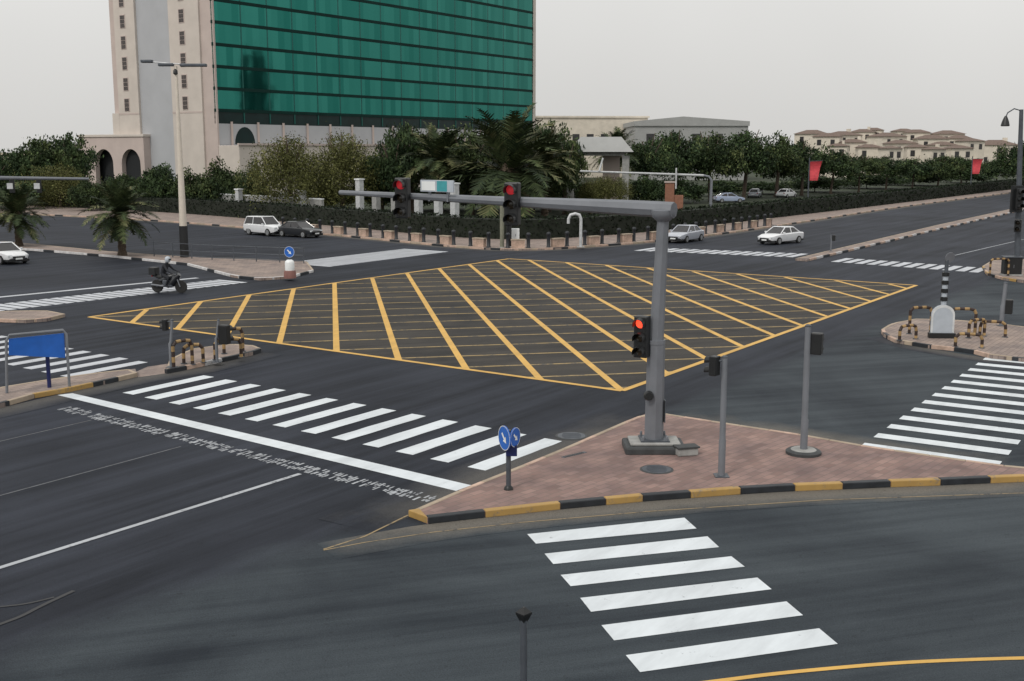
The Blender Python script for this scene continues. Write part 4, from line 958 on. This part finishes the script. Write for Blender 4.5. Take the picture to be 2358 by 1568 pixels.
# far mast beside the pavilion
b = at(1640, 345, 128); b.z = .14; o = empty('signal_mast', b, 0, 'far grey signal arm stretched in front of the pavilion', 'traffic signal'); p0 = at(1640, 404, 128)-b; p1 = at(1336, 394, 124)-b
MB().tube([(0, 0, 0), (0, 0, p0.z-.5), (-.3, 0, p0.z-.12), (-.9, 0, p0.z)], [.2, .15, .14, .13], 10).build('pole', 'steel', o, True); MB().tube([(-.9, 0, p0.z), p1], [.13, .10], 8).build('arm', 'silver', o, True)
m = MB().tube([L(p0, p1, .86)+Vector((0, -.1, .05)), L(p0, p1, .84)+Vector((.1, -.1, 1.5))], .11, 8); m.build('camera_mast', 'silver', o, True)
m = MB().tube([L(p0, p1, .28)+Vector((0, -.1, .7)), L(p0, p1, .28)+Vector((0, -.1, -1.6))], .09, 8); m.build('hanger', 'silver', o, True)
# big blue board at left
b = P(160, 891, .145); bl_ = P(16, 905, .145); o = empty('direction_sign', b, 0, 'large blue board in a grey tube frame on the left median', 'sign')
d_ = bl_-b; tl, tr = at(14, 772, bl_.y)-b, at(152, 760, b.y)-b
fr = [d_, L(d_, tl, .9), tl+Vector((.1, 0, 0)), tr+Vector((-.1, 0, 0)), L(Vector((0, 0, 0)), tr, .93), Vector((0, 0, 0))]
MB().tube(fr, .045, 10).build('frame', 'steel', o, True)
q0, q1, q2, q3 = at(20, 780, bl_.y)-b, at(147, 767, b.y)-b, at(150, 824, b.y)-b, at(20, 818, bl_.y)-b; th = Vector((0, .03, 0))
m = MB(); m.v += [tuple(v) for v in (q0, q1, q2, q3)]+[tuple(v+th) for v in (q0, q1, q2, q3)]
for f in ((3, 2, 1, 0), (4, 5, 6, 7), (0, 1, 5, 4), (1, 2, 6, 5), (2, 3, 7, 6), (3, 0, 4, 7)): m.face(f)
m.build('board', 'blue', o)
pm = P(114, 892, .145)-b; MB().tube([pm, Vector((pm.x, pm.y, (at(0, 815, b.y)-b).z))], .065, 10).build('middle_post', 'navy', o, True)
# bollard lamp close to the camera
b = Vector((at(1206, 1400, 15.0).x, 15.0, 0)); o = empty('lamp_bollard', b, 0, 'slim dark post with a pointed cap at the bottom edge', 'post'); h = at(0, 1398, 15.0).z
MB().tube([(0, 0, 0), (0, 0, h-.17)], .05, 12).build('post', 'steeldk', o, True); MB().lathe([(.05, h-.22), (.115, h-.10), (.115, h-.075), (.02, h)], seg=4).build('cap', 'black', o)
# far corner furniture
def post_thing(name, u, v, vt, r, mat, label, cat, z0=.14, grp=None, cap=None):
    b = P(u, v, z0); o = empty(name, b, 0, label, cat, grp); h = at(u, vt, b.y).z-z0
    MB().tube([(0, 0, 0), (0, 0, h)], r, 12).build('post', mat, o, True)
    MB().lathe([(r*1.15, h-.04), (r*1.2, h), (r*.6, h+r*.7)], seg=12).build('cap', cap or mat, o, True); MB().lathe([(r*1.5, -.02), (r*1.4, .06)], seg=12).build('base', 'concrete', o)
b = P(1337, 569, .14); o = empty('hooked_post', b, 0, 'white post bent over at the top like a hook on the far corner', 'post'); h = at(0, 492, b.y).z-.14
MB().tube([(0, 0, 0), (0, 0, h-.4), (-.12, 0, h-.1), (-.45, 0, h), (-.85, 0, h-.1), (-1.0, 0, h-.4), (-1.02, 0, h-.8)], .13, 10).build('tube', 'silver', o, True); MB().span(-.3, .3, -.3, .3, -.02, .05).build('base_plate', 'concrete', o)
post_thing('gate_post', 1156, 570, 470, .17, plain('weathered post', (.20, .20, .15), .8), 'olive grey post left of the white cabinet on the far corner', 'post')
b = P(1186, 566, .14); o = empty('utility_cabinet', b, 0, 'white utility cabinet against a dark signal post on the far corner', 'cabinet'); h = at(0, 526, b.y).z-.14
MB().span(-.3, .36, -.25, .25, .1, h).build('body', 'signw', o, bevel=.04); MB().span(-.36, .42, -.3, .3, 0, .1).build('plinth', 'darkconc', o); MB().span(.02, .05, -.27, -.251, .8, 1.0).build('handle', 'steeldk', o)
post_thing('signal_post', 1172, 568, 478, .22, 'black', 'black signal post beside the white cabinet on the far corner', 'post')
gpl = 'pale gate pillars behind the left hedge'
for u, vt, Y, lab in ((546, 437, 138, 'white pillar left of the olive feathery trees'), (694, 441, 131, 'white pillar at the foot of the olive feathery tree'), (646, 446, 135, 'broad pale pillar between two white pillars'), (826, 414, 124, 'white pillar behind the outer end of the signal arm'), (864, 446, 119, 'grey pillar right of the outer end of the signal arm'), (908, 452, 118, 'short pale pillar below the left hanging signal'), (1046, 424, 113, 'white pillar right of the street name board'), (962, 452, 118, 'low pale pillar below the street name board'), (1008, 458, 117, 'lowest pale pillar below the street name board')):
    c = at(u, 345, Y); o = empty('gate_pillar', (c.x, Y, .14), R(-40), lab, 'pillar', gpl); h = at(u, vt, Y).z-.14; hw = .55 if u == 646 else .33
    MB().span(-hw, hw, -.33, .33, 0, h).build('shaft', 'silver' if u not in (864, 908) else 'concrete', o, bevel=.03); MB().span(-hw-.08, hw+.08, -.41, .41, h, h+.14).build('cap', 'signw', o)
o = empty('garden_wall', (at(480, 345, 146).x, 146, .14), 0, 'low pale wall running behind the left hedge', 'wall'); e_ = P(1000, 530)-P(480, 485)
m = band([Vector((0, 0, 0)), Vector((at(740, 345, 129).x-at(480, 345, 146).x, -17, 0))], .3, 2.35); pts = [Vector((0, 0, 0)), Vector((at(740, 345, 129).x-at(480, 345, 146).x, -17, 0))]
m = MB(); a_ = offset_line(pts, .15); b_ = offset_line(pts, -.15); m.prism([a_[0].xy, a_[1].xy, b_[1].xy, b_[0].xy], 0, 2.3); m.build('wall', 'concrete', o)
m = MB(); a_ = offset_line(pts, .2); b_ = offset_line(pts, -.2); m.prism([a_[0].xy, a_[1].xy, b_[1].xy, b_[0].xy], 2.3, 2.42); m.build('coping', 'signw', o)
# bollards along the far corner
kb_ = resample([p for p in kf if -24 < p.x < 34], 2.0); off_ = offset_line(kb_, 0.75)
for i, p in enumerate(off_):
    o = empty('bollard', (p.x, p.y, .14), 0, 'short dark bollard in the row along the far corner pavement', 'bollard', 'bollards along the far corner kerb')
    if i == 0:
        bo = MB().lathe([(.20, 0), (.19, .05), (.15, .08), (.145, 1.0), (.19, 1.05), (.17, 1.18), (.07, 1.25)], seg=12).mesh('post', 'kerbk', True)
    for nm, me in (('post', bo),):
        c_ = bpy.data.objects.new(nm, me); col.objects.link(c_); c_.parent = o
for i, (p, q) in enumerate(zip(off_, off_[1:])):
    if i % 2: continue
    c = (p+q)/2; d = q-p; o = empty('stone_block', (c.x, c.y, .14), math.atan2(d.y, d.x), 'low tan stone block between two dark bollards on the far corner', 'block', 'tan blocks between the far corner bollards')
    if i == 0:
        sb_ = MB().span(-.55, .55, -.2, .2, 0, .62).mesh('body', 'kerbp'); sc_ = MB().span(-.6, .6, -.24, .24, .62, .72).mesh('cap', 'kerbc')
    for nm, me in (('body', sb_), ('cap', sc_)):
        c_ = bpy.data.objects.new(nm, me); col.objects.link(c_); c_.parent = o
# red banners
def banner(u, vt, vb, hp, Y, label, tilt):
    c = at(u, 345, Y); o = empty('banner_post', (c.x-hp*Y/2637-.1, Y, .14), 0, label, 'banner', 'red banners on lamp posts'); z0, z1 = at(u, vb, Y).z, at(u, vt, Y).z; w_ = hp*Y/2637*2
    MB().tube([(0, 0, 0), (0, 0, z1+.5)], [.11, .07], 10).build('pole', 'steeldk', o, True)
    m = MB(); n = 8
    for i in range(n):
        t0, t1 = i/n, (i+1)/n; f = lambda t: .18*math.sin(t*5)
        m.quad((.1-tilt*t0*.0+.0, f(t0), z1-(z1-z0)*t0), (.1, f(t1), z1-(z1-z0)*t1), (.1+w_*(1-.35*t1), f(t1)+.1, z1-(z1-z0)*t1), (.1+w_*(1-.35*t0), f(t0)+.1, z1-(z1-z0)*t0))
    q = m.build('cloth', 'redp', o); s_ = q.modifiers.new('thick', 'SOLIDIFY'); s_.thickness = .03
    MB().tube([(0, 0, z1), (w_+.2, 0, z1+.1)], .03, 8).build('yard', 'steeldk', o)
banner(1881, 374, 418, 14, 150, 'red banner on a dark post, the nearer and larger one', 1); banner(2254, 368, 402, 12, 205, 'red banner on a dark post near the far end of the right road', 1)
# guard rail on the left median
gp = [P(u, v, .145) for u, v in ((355, 590), (470, 597), (560, 601), (640, 604), (700, 606))]; o = empty('guard_rail', gp[0], 0, 'thin grey pedestrian railing along the left median', 'railing')
pl = [p-gp[0] for p in resample(gp, 1.9)]
for z in (1.05, .55, .15): MB().tube([p+Vector((0, 0, z)) for p in pl], .028, 6).build('rail', 'steeldk', o, True)
for p in pl: MB().tube([p, p+Vector((0, 0, 1.12))], .04, 6).build('upright', 'steeldk', o, True)

# ------------------------------------------------------------------ vehicles
def ring_loft(mb, rings, mi=0, caps=True):
    n0 = len(mb.v); k = len(rings[0])
    for r in rings: mb.v += [tuple(p) for p in r]
    for i in range(len(rings)-1):
        for j in range(k):
            a = n0+i*k+j; b = n0+i*k+(j+1) % k; mb.face((a, b, b+k, a+k), mi)
    if caps: mb.face([n0+j for j in range(k)][::-1], mi); mb.face([n0+(len(rings)-1)*k+j for j in range(k)], mi)
def car(loc, yaw, paintm, label, suv=False, group='cars on the crossroads'):
    o = empty('car', loc, yaw, label, 'car', group)
    if suv: st = [(-2.35, .55, .80, .70), (-2.28, .42, 1.02, .86), (-1.6, .32, 1.08, .94), (0, .3, 1.06, .95), (1.05, .3, 1.06, .94), (1.9, .34, .98, .90), (2.25, .42, .88, .80), (2.35, .52, .74, .64)]
    else: st = [(-2.32, .48, .74, .66), (-2.25, .36, .92, .82), (-1.5, .28, .98, .89), (0, .26, .94, .91), (.9, .26, .93, .90), (1.7, .29, .84, .86), (2.2, .36, .72, .76), (2.33, .45, .62, .60)]
    rings = [[(x, -w_*.93, zb), (x, -w_, zb+(zt-zb)*.35), (x, -w_*.98, zt-.12*(zt-zb)), (x, -w_*.86, zt), (x, w_*.86, zt), (x, w_*.98, zt-.12*(zt-zb)), (x, w_, zb+(zt-zb)*.35), (x, w_*.93, zb)] for x, zb, zt, w_ in st]
    m = MB(); ring_loft(m, rings); m.build('body', paintm, o, True)
    if suv: gh_ = [(-2.2, 1.04, .80), (-1.9, 1.70, .68), (.35, 1.74, .68), (1.15, 1.04, .82)]; rz = 1.74
    else: gh_ = [(-1.75, .95, .76), (-.95, 1.38, .60), (.25, 1.42, .60), (1.15, .92, .80)]; rz = 1.42
    m = MB(); lo = gh_[0][1]-.06; r4 = []
    (xa, za, wa), (xb, zb, wb), (xc, zc, wc), (xd, zd, wd) = gh_
    m.v += [(xa, -wa, za-.05), (xd, -wd, zd-.05), (xd, wd, zd-.05), (xa, wa, za-.05), (xb, -wb, zb), (xc, -wc, zc), (xc, wc, zc), (xb, wb, zb)]
    for f in ((4, 5, 6, 7), (0, 1, 5, 4), (1, 2, 6, 5), (2, 3, 7, 6), (3, 0, 4, 7)): m.face(f)
    m.build('windows', 'win', o)
    m = MB(); m.v += [(xb-.05, -wb-.02, zb), (xc+.05, -wc-.02, zc), (xc+.05, wc+.02, zc), (xb-.05, wb+.02, zb), (xb, -wb*.9, zb+.06), (xc, -wc*.9, zc+.06), (xc, wc*.9, zc+.06), (xb, wb*.9, zb+.06)]
    for f in ((3, 2, 1, 0), (4, 5, 6, 7), (0, 1, 5, 4), (1, 2, 6, 5), (2, 3, 7, 6), (3, 0, 4, 7)): m.face(f)
    m.build('roof', paintm, o, True)
    m = MB()
    for s in (-1, 1):
        m.tube([(xa, s*wa, za-.04), (xb, s*wb, zb+.01)], .055, 6); m.tube([(xd, s*wd, zd-.04), (xc, s*wc, zc+.01)], .045, 6); xm = (xb+xc)/2-.1; m.tube([(xm, s*(wa+.02), za-.03), (xm, s*(wb+.01), zb)], .045, 6)
    m.build('pillars', paintm, o, True)
    wr = .36 if suv else .32
    for x in (-1.42, 1.42):
        for s in (-1, 1):
            t = MB().lathe([(wr*.72, -.10), (wr, -.09), (wr, .09), (wr*.72, .10)], seg=20, axis='y').build('wheel', 'rubber', o, True, loc=(x, s*.84, wr))
            MB().lathe([(wr*.66, s*.06-.05), (wr*.66, s*.06+.05), (wr*.2, s*.06+s*.05)], seg=16, axis='y').build('rim', 'rim', t, True)
    for s in (-1, 1):
        MB().box((st[-2][0]+.02, s*st[-2][3]*.78, st[-2][2]-.1), (.16, .3, .14)).build('headlight', 'headlamp', o, bevel=.03); MB().box((st[1][0]-.01, s*st[1][3]*.82, st[1][2]-.14), (.1, .24, .16)).build('tail_light', 'tail', o, bevel=.02)
        MB().box((.85, s*(.97 if not suv else 1.02), 1.0 if not suv else 1.12), (.14, .18, .12)).build('mirror', paintm, o, bevel=.03)
    MB().box((st[-1][0]-.02, 0, st[-1][1]+.06), (.1, .9, .12)).build('grille', 'black', o, bevel=.02)
    MB().box((st[-1][0]+.04, 0, st[-1][1]-.04), (.03, .5, .11)).build('number_plate', 'signw', o); MB().box((st[0][0]-.03, 0, st[0][2]-.16), (.03, .5, .11)).build('number_plate', 'signw', o)
    MB().span(-2.25, 2.25, -.80, .80, .2, .36).build('underbody', 'black', o)
    return o
HE2 = ROAD; HE1 = ROAD+math.pi/2
ll = math.atan2(*(reversed((P(190, 500)-P(600, 529)).xy)))
car(P(612, 541), ll+math.pi, 'carwhite', 'white car passing in front of the left hedge', suv=True)
car(P(690, 545), ll+math.pi+R(3), 'cardark', 'dark car right in front of the white one by the left hedge')
car(P(8, 604), ll+math.pi, 'carwhite', 'white car on the left edge waiting before the crossing')
car(P(1797, 560), HE2+math.pi-R(14), 'carwhite', 'white car waiting at the far crossing in the middle lane')
car(P(1577, 556), HE2+math.pi, 'carsilver', 'silver car partly hidden by the big signal mast')
c = at(1682, 345, 172); car((c.x, 172, .16), R(10), 'carblue', 'pale blue car parked behind the right hedge', group='cars parked behind the hedge')
c = at(1815, 345, 190); car((c.x, 190, .16), R(50), 'carwhite', 'white car parked behind the right hedge, near the red banner', group='cars parked behind the hedge')
c = at(1742, 345, 190); car((c.x, 190, .16), R(70), 'carsilver', 'silver car parked behind the right hedge between two others', group='cars parked behind the hedge')
# motorcycle and rider
def moto():
    b = P(390, 674); yaw = R(-14); o = empty('motorcycle', b, yaw, 'black motorcycle crossing the zebra stripes with a rider', 'motorcycle')
    for x in (-.66, .68):
        w_ = MB(); k = 24
        w_.lathe([(.24, -.05), (.32, -.05), (.33, 0), (.32, .05), (.24, .05)], (0, 0, 0), k, axis='y'); q = w_.build('wheel', 'rubber', o, True, loc=(x, 0, .33)); MB().lathe([(.23, -.02), (.23, .02)], seg=18, axis='y').build('rim', 'steeldk', q)
    m = MB(); m.tube([(-.5, 0, .62), (-.1, 0, .74), (.25, 0, .86), (.42, 0, .82)], [.10, .16, .17, .08], 10); m.build('tank', 'cardark', o, True)
    m = MB(); m.tube([(-.85, 0, .86), (-.5, 0, .80), (-.12, 0, .80)], [.06, .13, .12], 10); m.build('seat', 'black', o, True)
    m = MB(); m.box((0, 0, .48), (.55, .34, .36)); m.build('engine', 'steeldk', o, bevel=.05)
    m = MB()
    for s in (-.09, .09): m.tube([(.68, s, .33), (.42, s, .98)], .03, 8); m.tube([(-.66, s*1.2, .33), (-.15, s*1.2, .42)], .03, 8)
    m.build('fork', 'steel', o, True)
    m = MB(); m.tube([(.34, -.36, 1.02), (.42, -.2, 1.04), (.42, .2, 1.04), (.34, .36, 1.02)], .02, 8); m.build('handlebar', 'black', o, True)
    MB().lathe([(.05, .44), (.1, .5), (.1, .56)], (0, 0, .9), 14, axis='x').build('headlight', 'headlamp', o, True); MB().box((-.9, 0, .84), (.06, .16, .08)).build('tail_light', 'tail', o)
    MB().span(-1.0, -.62, -.22, .22, .9, 1.28).build('top_box', 'black', o, bevel=.03)
    m = MB(); m.tube([(.62, 0, .95), (.42, 0, .78), (.2, 0, .5), (-.1, 0, .36)], [.10, .19, .20, .14], 10); m.build('fairing', 'cardark', o, True)
    MB().tube([(-.2, -.16, .35), (-.9, -.18, .42)], .045, 8).build('exhaust', 'steel', o, True)
    r = empty('person', b, yaw, 'rider in dark clothes and pale helmet seated on the motorcycle', 'person')
    J = {'pelvis': (-.3, 0, .93), 'waist': (-.25, 0, 1.12), 'chest': (-.12, 0, 1.36), 'neck': (-.05, 0, 1.53), 'head': (-.01, 0, 1.62), 'skull': (0, 0, 1.72)}
    E_ = [('pelvis', 'waist'), ('waist', 'chest'), ('chest', 'neck'), ('neck', 'head'), ('head', 'skull')]; rad = {'pelvis': .16, 'waist': .145, 'chest': .18, 'neck': .065, 'head': .09, 'skull': .085}
    for s, t in ((-1, 'r'), (1, 'l')):
        J.update({t+'hip': (-.26, s*.1, .9), t+'knee': (.13, s*.22, .78), t+'ankle': (-.06, s*.2, .38), t+'toe': (.14, s*.2, .30), t+'sh': (-.1, s*.2, 1.42), t+'elb': (.1, s*.3, 1.17), t+'wr': (.32, s*.33, 1.07), t+'hand': (.38, s*.33, 1.05)})
        E_ += [('pelvis', t+'hip'), (t+'hip', t+'knee'), (t+'knee', t+'ankle'), (t+'ankle', t+'toe'), ('chest', t+'sh'), (t+'sh', t+'elb'), (t+'elb', t+'wr'), (t+'wr', t+'hand')]
        rad.update({t+'hip': .11, t+'knee': .075, t+'ankle': .05, t+'toe': .045, t+'sh': .075, t+'elb': .05, t+'wr': .036, t+'hand': .04})
        for k in range(5):
            J[t+'f%da' % k] = (.40, s*(.30+.022*k), 1.045); J[t+'f%db' % k] = (.445, s*(.30+.022*k), 1.015); E_ += [(t+'hand', t+'f%da' % k), (t+'f%da' % k, t+'f%db' % k)]; rad[t+'f%da' % k] = .011; rad[t+'f%db' % k] = .009
    names = list(J); me = bpy.data.meshes.new('body'); me.from_pydata([J[n] for n in names], [(names.index(a), names.index(b_)) for a, b_ in E_], [])
    bo_ = bpy.data.objects.new('body', me); col.objects.link(bo_); bo_.parent = r; me.materials.append(M['cloth'])
    sk = bo_.modifiers.new('skin', 'SKIN'); sv = me.skin_vertices[0].data
    for i, n in enumerate(names): sv[i].radius = (rad[n], rad[n]); sv[i].use_root = (n == 'pelvis')
    sk.use_smooth_shade = True; sb = bo_.modifiers.new('sub', 'SUBSURF'); sb.levels = 1; sb.render_levels = 1
    r.scale = o.scale = (1.12,)*3
    MB().lathe([(.09, -.15), (.14, -.08), (.15, 0), (.13, .08), (.07, .14), (.01, .155)], (0, 0, 1.70), 16).build('helmet', 'panel', r, True)
    MB().box((.11, 0, 1.69), (.09, .2, .08)).build('visor', 'black', r, bevel=.02)
moto()
